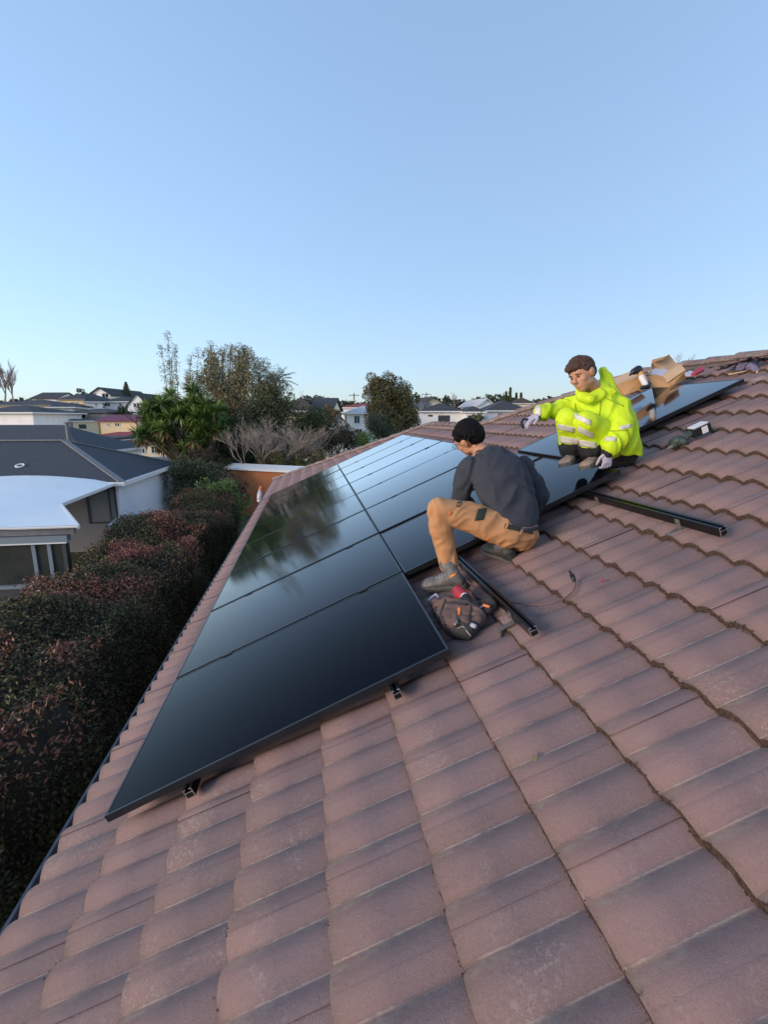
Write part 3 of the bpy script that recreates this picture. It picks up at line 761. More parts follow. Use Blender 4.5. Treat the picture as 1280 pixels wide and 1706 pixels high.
pc = empty('patio_enclosure', (-9, 10, GZ), 'glazed patio with a white curved canopy in front of the blue house', 'patio')
M['canopy'] = mat('white translucent canopy sheet', (.86, .87, .86), .4, (.80, .82, .82), 1.0)
bo = M['canopy'].node_tree.nodes['Principled BSDF']
def czone(x, y):
    s = (y - 9.3) / 6.6
    return -.62 + .13 * s + (.10 + .22 * s) * math.sin(math.pi * max(0, min(1, (AX + .2 - x) / 6.5))) + (-.0 if x < AX else 0)
rows = []
ysn = np.linspace(9.35, 15.9, 15)
def xr(y): return AX + .02 if y > 12.0 else AX + .02 + (12.0 - y) / 2.65 * 1.62
ribs = []
for i in range(len(ysn) - 1):       # each sheet strip between two ribs is a panel of its own
    y0, y1 = ysn[i], ysn[i + 1]; nX = 24; vs = []; fs = []
    for y, k in ((y0, 0), ((y0 + y1) / 2, .004), (y1, 0)):
        for j in range(nX + 1):
            x = xr(y) + (-14.5 - xr(y)) * j / nX; vs.append((x, y, czone(x, y) + k))
    n_ = nX + 1
    for r in range(2):
        for j in range(nX): fs.append((r * n_ + j, r * n_ + j + 1, (r + 1) * n_ + j + 1, (r + 1) * n_ + j)[::-1])
    b0 = len(vs)
    vs += [(v[0], v[1], v[2] - .02) for v in vs[:b0]]; fs += [tuple(q_ + b0 for q_ in f)[::-1] for f in fs]
    link('canopy_sheet', pyd(vs, fs), M['canopy'], pc, True)
    mb = MB(); mb.tube([(xr(y0) + (-14.5 - xr(y0)) * j / 16, y0, czone(xr(y0) + (-14.5 - xr(y0)) * j / 16, y0) - .033) for j in range(17)], .03, 6); mb.build('canopy_rib', M['trim'], pc)
mb = MB(); mb.bar((AX + .03, 15.9, czone(AX, 15.9) - .04), (AX + .03, 12.0, czone(AX, 12) - .04), .05, .09); mb.bar((AX + .03, 12.0, czone(AX, 12) - .04), (xr(9.35), 9.35, czone(xr(9.35), 9.35) - .04), .05, .09); mb.build('canopy_edge', M['trim'], pc)
ye = 9.55; xe = -4.75
mb = MB(); mb.box((-14.5, ye - .04, -.86), (xe + .25, ye + .04, -.72)); mb.build('beam', M['gutter'], pc)
M['bluegrey'] = mat('blue grey joinery', (.17, .21, .25), .5)
mb = MB(); mb.box((-14.5, ye - .12, -1.02), (xe + .12, ye + .06, -.87)); mb.build('beam', M['bluegrey'], pc)
mb = MB(); mb.box((-14.5, ye - .14, -1.05), (xe + .1, ye + .02, -1.022)); mb.build('trim_strip', M['trim'], pc)
M['dimglass'] = mat('dim patio glass', (.030, .034, .033), .10, (.05, .052, .045), 2.0, spec=.5)
xx = [-14.5, -12.2, -9.9, -7.6, -5.4, xe]
for i in range(5):
    mb = MB(); mb.box((xx[i] + .04, ye - .012, -2.02), (xx[i + 1] - .04, ye, -1.06)); mb.build('pane', M['dimglass'], pc)
for x in xx[1:] + [xe - .32]:
    mb = MB(); mb.box((x - .04, ye - .05, GZ), (x + .04, ye + .05, -1.055)); mb.build('post', M['bluegrey'] if x < xe else M['darkframe'], pc)
mb = MB(); mb.box((-14.5, ye - .1, -2.10), (xe, ye + .05, -2.02)); mb.build('sill', M['bluegrey'], pc)
mb = MB(); mb.box((-14.5, ye - .02, GZ), (xe, ye + .02, -2.11)); mb.build('lower_wall', M['darkframe'], pc)
mb = MB(); mb.bar((xe, ye + .05, -1.83), (AX - .0, 12.0, -1.83), .05, 2.3, (0, 0, 1)); mb.build('side_curtain', mat('grey curtain', (.13, .13, .14), .9, (.09, .09, .10), 5), pc)
mb = MB(); mb.bar((AX, 12.0, -1.75), (AX, 12.1, -1.75), .1, 2.3); mb.build('post', M['darkframe'], pc)
pw = MB(); pw.bar((AX + .35, AY0 - .2, -2.0), (AX + .35, 14.2, -2.15), .10, .9); pw.bar((AX + .35, AY0 - .2, -1.53), (AX + .35, 14.2, -1.68), .16, .06)
tag(pw.build('balustrade', M['board'], None), 'short pale blue balustrade beside the weatherboard house corner', 'balustrade')

# orange rendered wall with a pale capping at the far end of the gutter
ow = empty('rendered_wall', (-1, 21.0, GZ), 'orange rendered building wall with a pale sheet metal capping past the far gutter end', 'wall')
o1 = HZ(377, 776, -.55); o2 = HZ(520, 783, -.55)
dv = o2 - o1; o2 = o1 + dv * 1.25; nn = np.array([-dv[1], dv[0], 0]) / np.linalg.norm(dv[:2])
if nn[1] < 0: nn = -nn
mb = MB(); a_, b_ = o1 + dv * .02, o2; TW_ = .28
mb.hexa([np.array([a_[0], a_[1], GZ]), np.array([b_[0], b_[1], GZ]), np.array([b_[0], b_[1], GZ]) + nn * .28, np.array([a_[0], a_[1], GZ]) + nn * .28, a_ - [0, 0, .16], b_ - [0, 0, .16], b_ + nn * .28 - [0, 0, .16], a_ + nn * .28 - [0, 0, .16]])
mb.build('wall', mat('orange render', (.58, .21, .085), .85, (.50, .17, .07), 1.5, .3, 30), ow)
mb = MB(); mb.hexa([o1 - nn * .2 - [0, 0, .16], o2 - nn * .2 - [0, 0, .16], o2 + nn * .5 - [0, 0, .16], o1 + nn * .5 - [0, 0, .16], o1 - nn * .2 + [0, 0, -.05], o2 - nn * .2 + [0, 0, -.05], o2 + nn * .5 + [0, 0, .10], o1 + nn * .5 + [0, 0, .10]])
mb.build('capping', M['trim'], ow)

# ------------------------------------------------------------------ vegetation
rs = np.random.RandomState(11)
def leafmat(name, c, c2, isl=.45, rough=.55, vs_=1.2):
    m = mat(name, c, rough, c2, vs_, island=isl); return m
def rand_unit(n):
    v = rs.normal(size=(n, 3)); return v / np.linalg.norm(v, axis=1)[:, None]
def leaf_quads(c, ln, wd, dirs=None, droop=0.0):
    """N leaves: rhombus quads, centre c (N,3)"""
    n = len(c)
    d = rand_unit(n) if dirs is None else dirs
    if droop: d = d + np.array([0, 0, -droop]); d /= np.linalg.norm(d, axis=1)[:, None]
    s = np.cross(d, rand_unit(n)); s /= np.linalg.norm(s, axis=1)[:, None] + 1e-9
    L = (ln * rs.uniform(.6, 1.3, n))[:, None]; Wd = (wd * rs.uniform(.7, 1.2, n))[:, None]
    v = np.stack([c - d * L * .5, c + s * Wd * .5 - d * L * .05, c + d * L * .5, c - s * Wd * .5 - d * L * .05], 1)
    return v.reshape(-1, 3)
def clump_cloud(centers, radii, per, shell=.55):
    """leaf centres gathered near the surfaces of many lumps"""
    out = []
    for c, r in zip(centers, radii):
        k = max(4, int(per * 2.1 * (r if np.isscalar(r) else np.mean(r)) ** 2))
        u = rand_unit(k); rad = (rs.uniform(shell, 1.05, k) ** .8)[:, None]
        out.append(np.array(c) + u * rad * r)
    return np.concatenate(out)
def branches(mb, base, top, r0, n, spread, seed, levels=2):
    rr = random.Random(seed)
    def grow(p, d, L, r, lv):
        pts = [p]; q = p
        for i in range(3):
            d = (d + Vector((rr.uniform(-1, 1), rr.uniform(-1, 1), rr.uniform(-.5, .8))) * .18).normalized(); q = q + d * L / 3; pts.append(q)
        mb.tube(pts, [r, r * .85, r * .7, r * .5], 5 if lv else 8)
        if lv < levels:
            for k in range(n):
                a = rr.uniform(0, 6.28); dd = (d + Vector((math.cos(a), math.sin(a), .25)) * spread).normalized(); grow(pts[rr.choice((2, 3))], dd, L * rr.uniform(.55, .8), r * .55, lv + 1)
    b = V(base); t = V(top); grow(b, (t - b).normalized(), (t - b).length * .5, r0, 0)
BARK = mat('bark', (.07, .05, .035), .95, (.11, .085, .06), 8, .5, 40)
def tree(label, base, lumps, radii, per, ln, wd, lm, seed=0, trunk_top=None, group=None, r0=.16, name='tree', droop=0.0, cat='tree', shell=.55, nb_=4):
    o = empty(name, base, label, cat, group)
    c = clump_cloud(lumps, radii, per, shell)
    quads = leaf_quads(c, ln, wd, None, droop)
    link('crown', quads_mesh(quads), lm, o)
    mb = MB(); top = trunk_top if trunk_top is not None else np.mean(lumps, axis=0)
    branches(mb, base, top, r0, nb_, .8, seed)
    mb.build('trunk', BARK, o)
    return o
def lumps_in(pxs, dep, n, rmin, rmax, jit=.5):
    """lumps filling an outline: list of (px, py, r_px) discs at depth dep"""
    cs = []; rr_ = []
    sc = dep / FPX
    tot = sum(r * r for _, _, r in pxs)
    for (x, y, r) in pxs:
        k = max(2, int(n * r * r / tot))
        for _ in range(k):
            u = rand_unit(1)[0] * rs.uniform(.3, 1) ** .6
            p = P(x, y, dep) + u * r * sc * np.array([1, .9, 1])
            cs.append(p); rr_.append(rs.uniform(rmin, rmax))
    return cs, rr_
def ground_under(p): return np.array([p[0], p[1], terr(p[0], p[1])])

# hedge ------------------------------------------------------------
HX0, HX1, HT = -3.95, -1.80, -1.20
hd = empty('hedge', (-3.3, 8, GZ), 'long dark hedge with reddish new leaves along the side of the tiled house', 'hedge')
def hsurf(a, y):
    """a 0..1 across from left foot over the top to the right foot"""
    n1 = mnoise.noise(Vector((y * .55, a * 3, 0))) * .45 + mnoise.noise(Vector((y * 1.7, a * 7, 5))) * .30
    top = HT + .42 * mnoise.noise(Vector((y * .33, 1.0, 9))) + .22 * mnoise.noise(Vector((y * 1.1, 2.0, 9)))
    xc, w = (HX0 + HX1) / 2, (HX1 - HX0) / 2
    if a < .28: x, z, nx_, nz_ = xc - w, GZ + (top - GZ) * a / .28, -1, 0
    elif a > .72: x, z, nx_, nz_ = xc + w, GZ + (top - GZ) * (1 - a) / .28, 1, 0
    else:
        t = (a - .28) / .44; x = xc - w + 2 * w * t; z = top + .20 * math.sin(math.pi * t); nx_, nz_ = (t - .5) * 1.2, 1
    return np.array([x + nx_ * n1, y, z + nz_ * n1 * .7])
vs = []; fs = []; NA, NY = 28, 120; ysh = np.linspace(-1.5, 16.4, NY)
for y in ysh:
    for i in range(NA + 1):
        p = hsurf(i / NA, y); c0 = np.array([(HX0 + HX1) / 2, y, GZ + 1.0]); p = p + (c0 - p) * .07; vs.append(p)
for j in range(NY - 1):
    for i in range(NA): q_ = j * (NA + 1) + i; fs.append((q_, q_ + NA + 1, q_ + NA + 2, q_ + 1))
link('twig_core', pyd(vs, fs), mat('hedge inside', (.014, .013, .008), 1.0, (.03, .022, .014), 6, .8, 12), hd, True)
HN = 190000
yy = -1.2 + 17.5 * rs.rand(HN) ** .85; aa = rs.uniform(.12, 1.0, HN); keep = (aa > .2) | (rs.rand(HN) < .3)
yy, aa = yy[keep], aa[keep]
cpts = np.array([hsurf(a, y) for a, y in zip(aa, yy)]); cpts += rand_unit(len(cpts)) * rs.uniform(0, .16, len(cpts))[:, None]
redn = np.array([mnoise.noise(Vector((p[0] * .9, p[1] * .75, 4))) + .45 * mnoise.noise(Vector((p[0] * 4, p[1] * 4, p[2] * 4))) for p in cpts])
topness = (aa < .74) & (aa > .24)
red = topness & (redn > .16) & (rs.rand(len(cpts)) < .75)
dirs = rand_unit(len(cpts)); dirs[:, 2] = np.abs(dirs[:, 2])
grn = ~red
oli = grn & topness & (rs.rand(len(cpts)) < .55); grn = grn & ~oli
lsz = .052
link('foliage', quads_mesh(leaf_quads(cpts[grn], lsz, lsz * .5)), leafmat('hedge shade-dark leaves', (.028, .036, .015), (.045, .038, .018), .5, .8, 1.3), hd)  # darker green puts the shade of the hedge side into the leaf colour
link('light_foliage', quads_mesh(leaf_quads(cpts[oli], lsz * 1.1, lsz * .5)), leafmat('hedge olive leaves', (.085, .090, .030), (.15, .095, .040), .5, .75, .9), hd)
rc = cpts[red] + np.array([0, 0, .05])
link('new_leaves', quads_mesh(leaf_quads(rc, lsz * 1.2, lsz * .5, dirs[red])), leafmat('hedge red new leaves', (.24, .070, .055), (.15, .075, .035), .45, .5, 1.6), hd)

# bright green bush at the end of the hedge
def bush(label, pxs, dep, n, rmin, rmax, per, ln, lm, name='bush', cat='bush', droop=0):
    cs, rr_ = lumps_in(pxs, dep, n, rmin, rmax); b = ground_under(np.mean(cs, axis=0))
    return tree(label, b, cs, rr_, per, ln, ln * .5, lm, len(label), None, None, .05, name, droop, cat)
L_bright = leafmat('bright green leaf', (.11, .19, .035), (.075, .13, .03))
L_dark = leafmat('dark green leaf', (.055, .078, .030), (.085, .090, .038))
L_mid = leafmat('mid green leaf', (.075, .105, .034), (.12, .12, .04))
L_brown = leafmat('brown leaf', (.080, .060, .026), (.050, .045, .022))
L_olive = leafmat('olive bamboo leaf', (.24, .18, .07), (.13, .125, .045))
L_red = leafmat('red brown leaf', (.085, .040, .022), (.055, .035, .018))
bush('bright green bush at the far end of the dark hedge', [(350, 826, 22), (376, 822, 26), (390, 842, 20), (365, 835, 24)], 17.6, 40, .22, .38, 900, .09, L_bright)
bush('red brown shrub in front of the orange wall', [(388, 812, 22), (372, 800, 18), (405, 830, 14)], 20.5, 18, .25, .4, 700, .09, L_red)
bush('dark shrub behind the weatherboard house corner', [(298, 790, 22), (320, 800, 26), (345, 795, 22), (308, 825, 20)], 22.0, 40, .3, .55, 500, .11, L_dark)
bush('brown green shrub left of the pale capping', [(345, 775, 20), (365, 790, 18), (330, 770, 20)], 23.5, 26, .3, .5, 500, .10, L_brown)
bush('dark undergrowth thicket below the bamboo', [(330, 760, 30), (385, 750, 34), (440, 765, 28), (420, 730, 30), (470, 770, 26), (500, 755, 26)], 27.0, 90, .5, .9, 330, .14, L_dark)

# yucca tree -------------------------------------------------------
yd = 25.0
yb = ground_under(P(335, 760, yd))
yt = empty('yucca_tree', yb, 'broad green yucca tree with sword leaf rosettes and brown dead skirts', 'tree')
ros = []
ry = random.Random(4)
for (x, y, r) in ((262, 690, 34), (292, 672, 26), (325, 670, 34), (350, 690, 26), (300, 705, 40), (255, 715, 24), (330, 715, 34), (280, 725, 24), (248, 698, 18), (358, 705, 16), (310, 740, 16)):
    for _ in range(max(5, int(r / 2.2))):
        a = ry.uniform(0, 6.28); q = ry.random() ** .6 * r; ros.append(P(x + q * math.cos(a), y + 7 + q * math.sin(a) * .8, yd + ry.uniform(-1.6, 1.6)))
bl = []; dead = []
for c in ros:
    k = 62
    u = rand_unit(k); u[:, 2] = u[:, 2] * .75 + .28; u /= np.linalg.norm(u, axis=1)[:, None]
    L = rs.uniform(.45, .78, k)[:, None]; sd = np.cross(u, np.array([0, 0, 1.]) + rand_unit(k) * .3); sd /= np.linalg.norm(sd, axis=1)[:, None]
    w = .042; m_ = c + u * L * .55; tip = c + u * L + np.array([0, 0, -.10]) * L
    bl.append(np.stack([c + sd * w * .5, m_ + sd * w, tip, m_ - sd * w], 1).reshape(-1, 3))
for c in ros[::2]:
    if c[2] < P(0, 712, yd)[2]:
        k = 40; u = rand_unit(k); u[:, 2] = -abs(u[:, 2]) - .6; u /= np.linalg.norm(u, axis=1)[:, None]
        L = rs.uniform(.4, .8, k)[:, None]; sd = np.cross(u, rand_unit(k)); sd /= np.linalg.norm(sd, axis=1)[:, None]; w = .035
        dead.append(np.stack([c + sd * w, c + u * L * .6 + sd * w, c + u * L, c + u * L * .6 - sd * w], 1).reshape(-1, 3))
link('crown', quads_mesh(np.concatenate(bl)), mat('yucca leaf', (.17, .26, .055), .40, (.10, .17, .04), 1.0, island=.4), yt)
link('dead_leaves', quads_mesh(np.concatenate(dead)), mat('dead yucca leaf', (.30, .17, .07), .9, (.16, .09, .04), 2, island=.4), yt)
mb = MB(); fork = yb + np.array([0, 0, 1.4]); mb.tube([yb, fork], [.34, .26], 9)
for c in ros[::3]: mb.tube([V(fork), V(fork).lerp(V(c), .5) + Vector((0, 0, -.25)), V(c)], [.16, .10, .07], 6)
mb.build('trunk', BARK, yt)

# bamboo and tall brown mass --------------------------------------
def bamboo(label, stems, dep, lm, nl, ln, seed, group='tall bamboo stems behind the yucca'):
    rr = random.Random(seed); b = ground_under(P(stems[0][0], 760, dep)); o = empty('bamboo', b, label, 'bamboo', None)
    mb = MB(); cs = []
    for (x0, x1, ytop, dens) in stems:
        base = ground_under(P(x0, 760, dep + rr.uniform(-.8, .8))); top = P(x1, ytop, dep + rr.uniform(-1, 1))
        n = 9; pts = []
        for i in range(n + 1):
            t = i / n; p = base + (top - base) * t + (P(x1, 0, dep) - P(x0, 0, dep)) * .0 ; p = p + (np.array(top) - base) * np.array([.25, .25, 0]) * (t * t - t); pts.append(p)
        mb.tube(pts, [.035 * (1 - .8 * i / n) + .006 for i in range(n + 1)], 5)
        for i in range(4, n + 1):
            for _ in range(int(nl * dens)):
                p = pts[i] + (pts[i] - pts[i - 1]) * rr.uniform(-.9, .1)
                u = rand_unit(1)[0]; u[2] = abs(u[2]) * .5 + .2; q = p + u * rr.uniform(.1, .75) * (1.35 - i / n)
                for _ in range(5): cs.append(q + rand_unit(1)[0] * .11)
                if rr.random() < .35: mb.tube([p, q], [.008, .004], 3)
    mb.build('stem', mat('bamboo stem', (.20, .18, .09), .6), o)
    link('crown', quads_mesh(leaf_quads(np.array(cs), ln, ln * .22, None, .5)), lm, o)
    return o
bd = 29.0
bamboo('thin feathery bamboo rising above the left side of the yucca tree', [(290, 279, 556, 1.3), (296, 268, 580, 1.2), (300, 292, 575, 1.3), (305, 318, 592, 1.2), (290, 285, 600, 1.2)], bd, L_olive, 20, .16, 1)
bamboo('feathery bamboo stems rising between the yucca tree and the brown mass', [(320, 330, 585, .7), (335, 352, 575, 1.4), (350, 358, 590, 1.6), (330, 310, 620, .8)], bd, L_olive, 26, .16, 2)
bamboo('dense brown bamboo forming the highest mass of the garden trees', [(360, 372, 588, 2), (370, 385, 580, 2), (380, 398, 586, 2), (390, 407, 580, 2), (400, 413, 592, 2), (365, 360, 600, 2)], bd, L_olive, 24, .17, 3)
cs, rr_ = lumps_in([(375, 635, 36), (415, 640, 36), (345, 650, 30), (390, 690, 46), (440, 670, 34), (368, 604, 24), (404, 600, 24), (432, 622, 26), (330, 640, 16), (350, 700, 36), (452, 650, 22)], bd, 260, .25, .6)
tree('tall brown green tree behind the yucca and the bare shrub', ground_under(P(395, 760, bd)), cs, rr_, 300, .15, .045, L_olive, 5, None, None, .22)
cs, rr_ = lumps_in([(445, 690, 30), (462, 665, 22), (420, 720, 40), (475, 700, 26), (448, 650, 14), (380, 720, 30)], bd - 1, 100, .35, .7)
tree('dark green tree right of the tall brown tree', ground_under(P(445, 760, bd - 1)), cs, rr_, 380, .15, .06, L_dark, 6, None, None, .18)
# palm
pb = ground_under(P(468, 760, 28)); pt = P(458, 636, 28)
pm = empty('palm_tree', pb, 'slender palm with drooping grey green fronds at the right of the garden trees', 'tree')
mb = MB(); mb.tube([pb, pb * .5 + pt * .5 + np.array([.15, 0, 0]), pt], [.16, .12, .10], 8); mb.build('trunk', BARK, pm)
fr_ = []
for k in range(26):
    a = 2.4 * k; el = ry.uniform(.0, 1.3); d = np.array([math.cos(a) * math.cos(el), math.sin(a) * math.cos(el), math.sin(el)]); p = pt.copy(); L = ry.uniform(1.0, 1.5)
    for i in range(14):
        p = p + d * L / 14; d = d + np.array([0, 0, -.085]); d /= np.linalg.norm(d)
        s = np.cross(d, [0, 0, 1.]); s /= np.linalg.norm(s) + 1e-6
        for sg in (-1, 1):
            dr = s * sg * .7 + d * .6 + np.array([0, 0, -.35]); dr /= np.linalg.norm(dr); l = .34 * math.sin(math.pi * (i + 1.5) / 16) + .05; sd = np.cross(dr, rand_unit(1)[0]); sd /= np.linalg.norm(sd)
            fr_.append(np.array([p - d * .02, p + dr * l * .5 + sd * .015, p + dr * l, p + dr * l * .5 - sd * .015]))
link('crown', quads_mesh(np.concatenate(fr_)), mat('palm frond', (.085, .105, .06), .5, (.06, .08, .045), 2, island=.3), pm)

# bare shrub
sb = ground_under(P(470, 790, 24.5)); sh = empty('bare_shrub', sb, 'leafless grey shrub with many pale twigs left of the far panel end', 'shrub')
mb = MB(); r3 = random.Random(21)
def twig(p, d, L, r, lv):
    pts = [p]; q = p
    for i in range(3):
        d = (d + Vector((r3.uniform(-1, 1), r3.uniform(-1, 1), r3.uniform(-.7, .9))) * .22).normalized(); q = q + d * (L / 3); pts.append(q)
    mb.tube(pts, [r, r * .85, r * .72, r * .6], 4)
    if lv < 5:
        for k in range(3 if lv < 4 else 2):
            a = r3.uniform(0, 6.28); dd = (d + Vector((math.cos(a), math.sin(a), .15)) * r3.uniform(.45, .8)).normalized(); twig(pts[3 if k else 2], dd, L * r3.uniform(.66, .88), r * .66, lv + 1)
c_ = P(470, 778, 24.5)
for k in range(13):
    a = k * 2.4; s_ = V(c_ + np.array([math.cos(a) * .5, math.sin(a) * .4, -.4 + .0])) + Vector((r3.uniform(-1.3, 1.5), 0, 0)); twig(s_, Vector((math.cos(a) * .7, math.sin(a) * .5, 1)).normalized(), r3.uniform(.70, .95), .042, 0)
for k in range(7): mb.tube([sb, c_ + np.array([r3.uniform(-1.6, 1.6), r3.uniform(-.5, .5), -.3])], [.06, .04], 5)
mb.build('branches', mat('grey twig', (.36, .29, .24), .9, (.24, .19, .15), 6), sh)
bush('low yellow green bush under the bare shrub', [(440, 770, 18), (470, 775, 20), (505, 775, 18), (535, 765, 14)], 24.0, 40, .22, .38, 800, .09, leafmat('yellow green leaf', (.12, .11, .03), (.07, .075, .025)))
bush('green bush right of the bare shrub', [(512, 700, 22), (535, 708, 22), (500, 720, 20)], 31.0, 40, .4, .7, 450, .12, L_mid)
bush('round brown bush beside the far end of the panels', [(560, 728, 26), (590, 738, 22), (545, 740, 20), (575, 715, 14)], 30.0, 50, .35, .6, 480, .11, L_brown)
bush('bright grassy bush between the brown bush and the round tree', [(604, 735, 12), (612, 742, 12)], 29.0, 14, .25, .4, 700, .10, L_bright)
bush('small orange brown tree in front of the dark roof', [(548, 684, 8), (552, 692, 8)], 44, 12, .3, .5, 500, .14, leafmat('orange brown leaf', (.20, .10, .035), (.12, .07, .03)))
# round tree
cs, rr_ = lumps_in([(650, 665, 26), (632, 652, 20), (668, 660, 22), (636, 690, 28), (668, 695, 26), (622, 700, 18), (650, 640, 14), (680, 690, 16), (625, 632, 7), (655, 710, 30)], 39.0, 110, .4, .8)
tree('dense round broadleaf tree standing behind the far end of the panels', ground_under(P(650, 730, 39)), cs, rr_, 420, .17, .09, leafmat('broad leaf with brown tips', (.075, .088, .028), (.15, .105, .04), .5), 8, None, None, .25)
cs, rr_ = lumps_in([(628, 712, 14), (640, 715, 14), (625, 700, 8)], 33.0, 24, .3, .5)
tree('grey green sapling in front of the round tree', ground_under(P(632, 730, 33)), cs, rr_, 500, .13, .05, leafmat('grey green leaf', (.075, .095, .05), (.05, .07, .035)), 9, None, None, .08)
# far trees
def far_tree(x, y, r, dep, label, lm, grp=None, per=160, ln=.35, n=16):
    cs, rr_ = lumps_in([(x, y, r)], dep, n, r * dep / FPX * .25, r * dep / FPX * .45)
    return tree(label, ground_under(P(x, y + r, dep)), cs, rr_, per, ln, ln * .5, lm, int(x), None, grp, .2)
far_tree(134, 657, 9, 100, 'small dark round tree behind the yellow walled house', L_dark)
far_tree(207, 690, 13, 70, 'dark bush tree below the white gable left of the yucca', L_dark)
far_tree(255, 668, 8, 60, 'dark tree top just left of the bamboo', L_dark)
far_tree(691, 664, 9, 85, 'dark tree top behind the round tree', L_dark)
far_tree(816, 664, 7, 120, 'wide dark tree between the pale gabled houses', L_dark)
far_tree(744, 664, 6, 110, 'small dark tree beside the cream gable', L_dark)
far_tree(797, 695, 9, 58, 'bush in front of the white garage block', L_mid)
far_tree(560, 690, 8, 50, 'green bush in front of the distant bungalows', L_mid)
far_tree(585, 672, 4, 110, 'tiny far tree on the skyline left of the round tree', L_dark)
far_tree(527, 662, 4, 100, 'tiny far tree above the dark grey bungalow roof', L_dark)
# tree mass on the skyline, one stuff object
cs = []; rr_ = []
for x in np.arange(-300, 1500, 9.0):
    d = rs.uniform(150, 230); p = P(x, 681 + rs.uniform(-5, 5), d); cs.append(p); rr_.append(rs.uniform(2.2, 4.2)); cs.append(p - np.array([0, 0, 4.])); rr_.append(4.5)
fo = link('treeline', quads_mesh(leaf_quads(clump_cloud(cs, rr_, 9, .6), 1.5, .9)), leafmat('far trees', (.045, .055, .035), (.06, .06, .04)), None)
tag(fo, 'low far tree line along the horizon behind the houses', 'trees', None, 'stuff')
# conifers
def conifer(x, ytop, ybot, dep, wpx, label, tiers=9):
    top = P(x, ytop, dep); b = ground_under(top); H = top[2] - P(x, ybot, dep)[2]
    o = empty('conifer', b, label, 'tree'); mb = MB(); mb.tube([b, top], [.25, .03], 6); mb.build('trunk', BARK, o)
    c = []
    w = wpx * dep / FPX / 2
    for i in range(tiers):
        t = (i + .3) / tiers; z = top[2] - H * t; r = w * (t ** .8)
        for k in range(9):
            a = k * .7 + i; 
            for s in np.linspace(.15, 1, 8): c.append([top[0] + math.cos(a) * r * s, top[1] + math.sin(a) * r * s, z + r * s * .18])
    c = np.array(c); c = np.repeat(c, 3, 0) + rs.normal(size=(len(c) * 3, 3)) * .10
    link('crown', quads_mesh(leaf_quads(c, .42, .16)), L_dark, o)
conifer(209, 637, 662, 110, 16, 'norfolk pine with tiered branches on the left skyline', 7)
for i, (x, yt_, w_) in enumerate(((844, 653, 5), (851, 646, 6), (861, 655, 4), (869, 655, 4))):
    conifer(x, yt_, 676, 125, w_, ['short slim cypress at the left of the skyline group', 'tallest slim cypress of the skyline group', 'slim cypress just right of the tallest one', 'thin cypress at the right of the skyline group'][i], 12)
# leafless poplars
def bare(x, ytop, ybot, dep, label, w=.35, seed=0, n=4, r=.12, col=None):
    b0 = P(x, ybot, dep); b = ground_under(b0); top = P(x, ytop, dep); o = empty('bare_tree', b, label, 'tree'); mb = MB(); rr = random.Random(seed)
    L = top[2] - b0[2]; mb.tube([b, b0], [r * 1.3, r], 6)
    def g(p, d, l, rad, lv):
        pts = [p]; q = p
        for i in range(3):
            d = (d + Vector((rr.uniform(-1, 1), rr.uniform(-1, 1), rr.uniform(0, 1.0))) * .14).normalized(); q = q + d * l / 3; pts.append(q)
        mb.tube(pts, [rad, rad * .8, rad * .65, rad * .5], 4)
        if lv < 4:
            for k in range(n):
                a = rr.uniform(0, 6.28); g(pts[1 + k % 3], (d + Vector((math.cos(a), math.sin(a), .2)) * w).normalized(), l * rr.uniform(.5, .72), rad * .55, lv + 1)
    g(V(b0), Vector((0, 0, 1)), L * .5, r, 0)
    mb.build('branches', col or mat('poplar twig', (.30, .24, .21), .9), o)
gp = 'leafless poplars at the left edge'
bare(-6, 612, 668, 125, 'leafless poplar cut by the left edge of the view', .35, 1, 5, .22)
bare(8, 602, 668, 125, 'tallest leafless pinkish poplar near the left edge', .35, 2, 5, .25)
bare(22, 612, 668, 125, 'leafless poplar at the right of the left edge group', .4, 3, 5, .22)
bare(757, 652, 676, 115, 'spreading leafless tree above the modern white house', .8, 4, 4, .12)
bare(1128, 588, 622, 26, 'wispy bare tree top above the cardboard on the roof', .6, 7, 3, .03)
bare(1146, 592, 622, 27, 'second wispy bare tree top right of the cardboard', .6, 9, 3, .03)
bare(505, 630, 700, 34, 'tall thin sapling with few leaves between the palm and the round tree', .35, 12, 2, .025)
# power poles
for i, (x, y0_, d_) in enumerate(((590, 655, 90), (711, 654, 100))):
    p = P(x, y0_, d_); mb = MB(); b = ground_under(p); e_ = empty('power_pole', b, ['thin power pole on the skyline left of the round tree', 'thin power pole above the cream gabled house'][i], 'pole', 'power poles on the skyline')
    mb.tube([b, p], [.14, .10], 6); mb.build('pole', BARK, e_); mb = MB(); mb.bar(p - np.array([1.0, 0, .4]), p + np.array([1.0, 0, -.4]), .1, .12); mb.build('crossarm', BARK, e_)
# ------------------------------------------------------------------ people
M['skin'] = mat('skin', (.56, .29, .17), .5, (.46, .21, .12), 14, .12, 140)
M['hair_black'] = mat('black hair', (.006, .005, .005), .7, bump=.9, bscale=120, spec=.15)
M['hair_brown'] = mat('brown hair', (.050, .022, .013), .7, (.09, .04, .022), 30, .9, 90)
M['sweater'] = mat('charcoal sweatshirt', (.048, .051, .062), .95, (.038, .040, .050), 6, .5, 260)
M['pants'] = mat('tan work trousers', (.56, .28, .12), .85, (.47, .225, .092), 5, .35, 200)
M['pants_dark'] = mat('dark trouser patches', (.035, .035, .025), .8)
M['boot'] = mat('worn grey black boot', (.085, .080, .070), .6, (.17, .16, .14), 24, .6, 90)
M['sole'] = mat('boot sole', (.075, .07, .06), .7, (.13, .12, .105), 20)
M['orange'] = mat('orange label', (.75, .20, .05), .6)
M['hivis'] = mat('hi-vis yellow cloth', (.62, .80, .010), .7, (.52, .70, .008), 4, .25, 120)
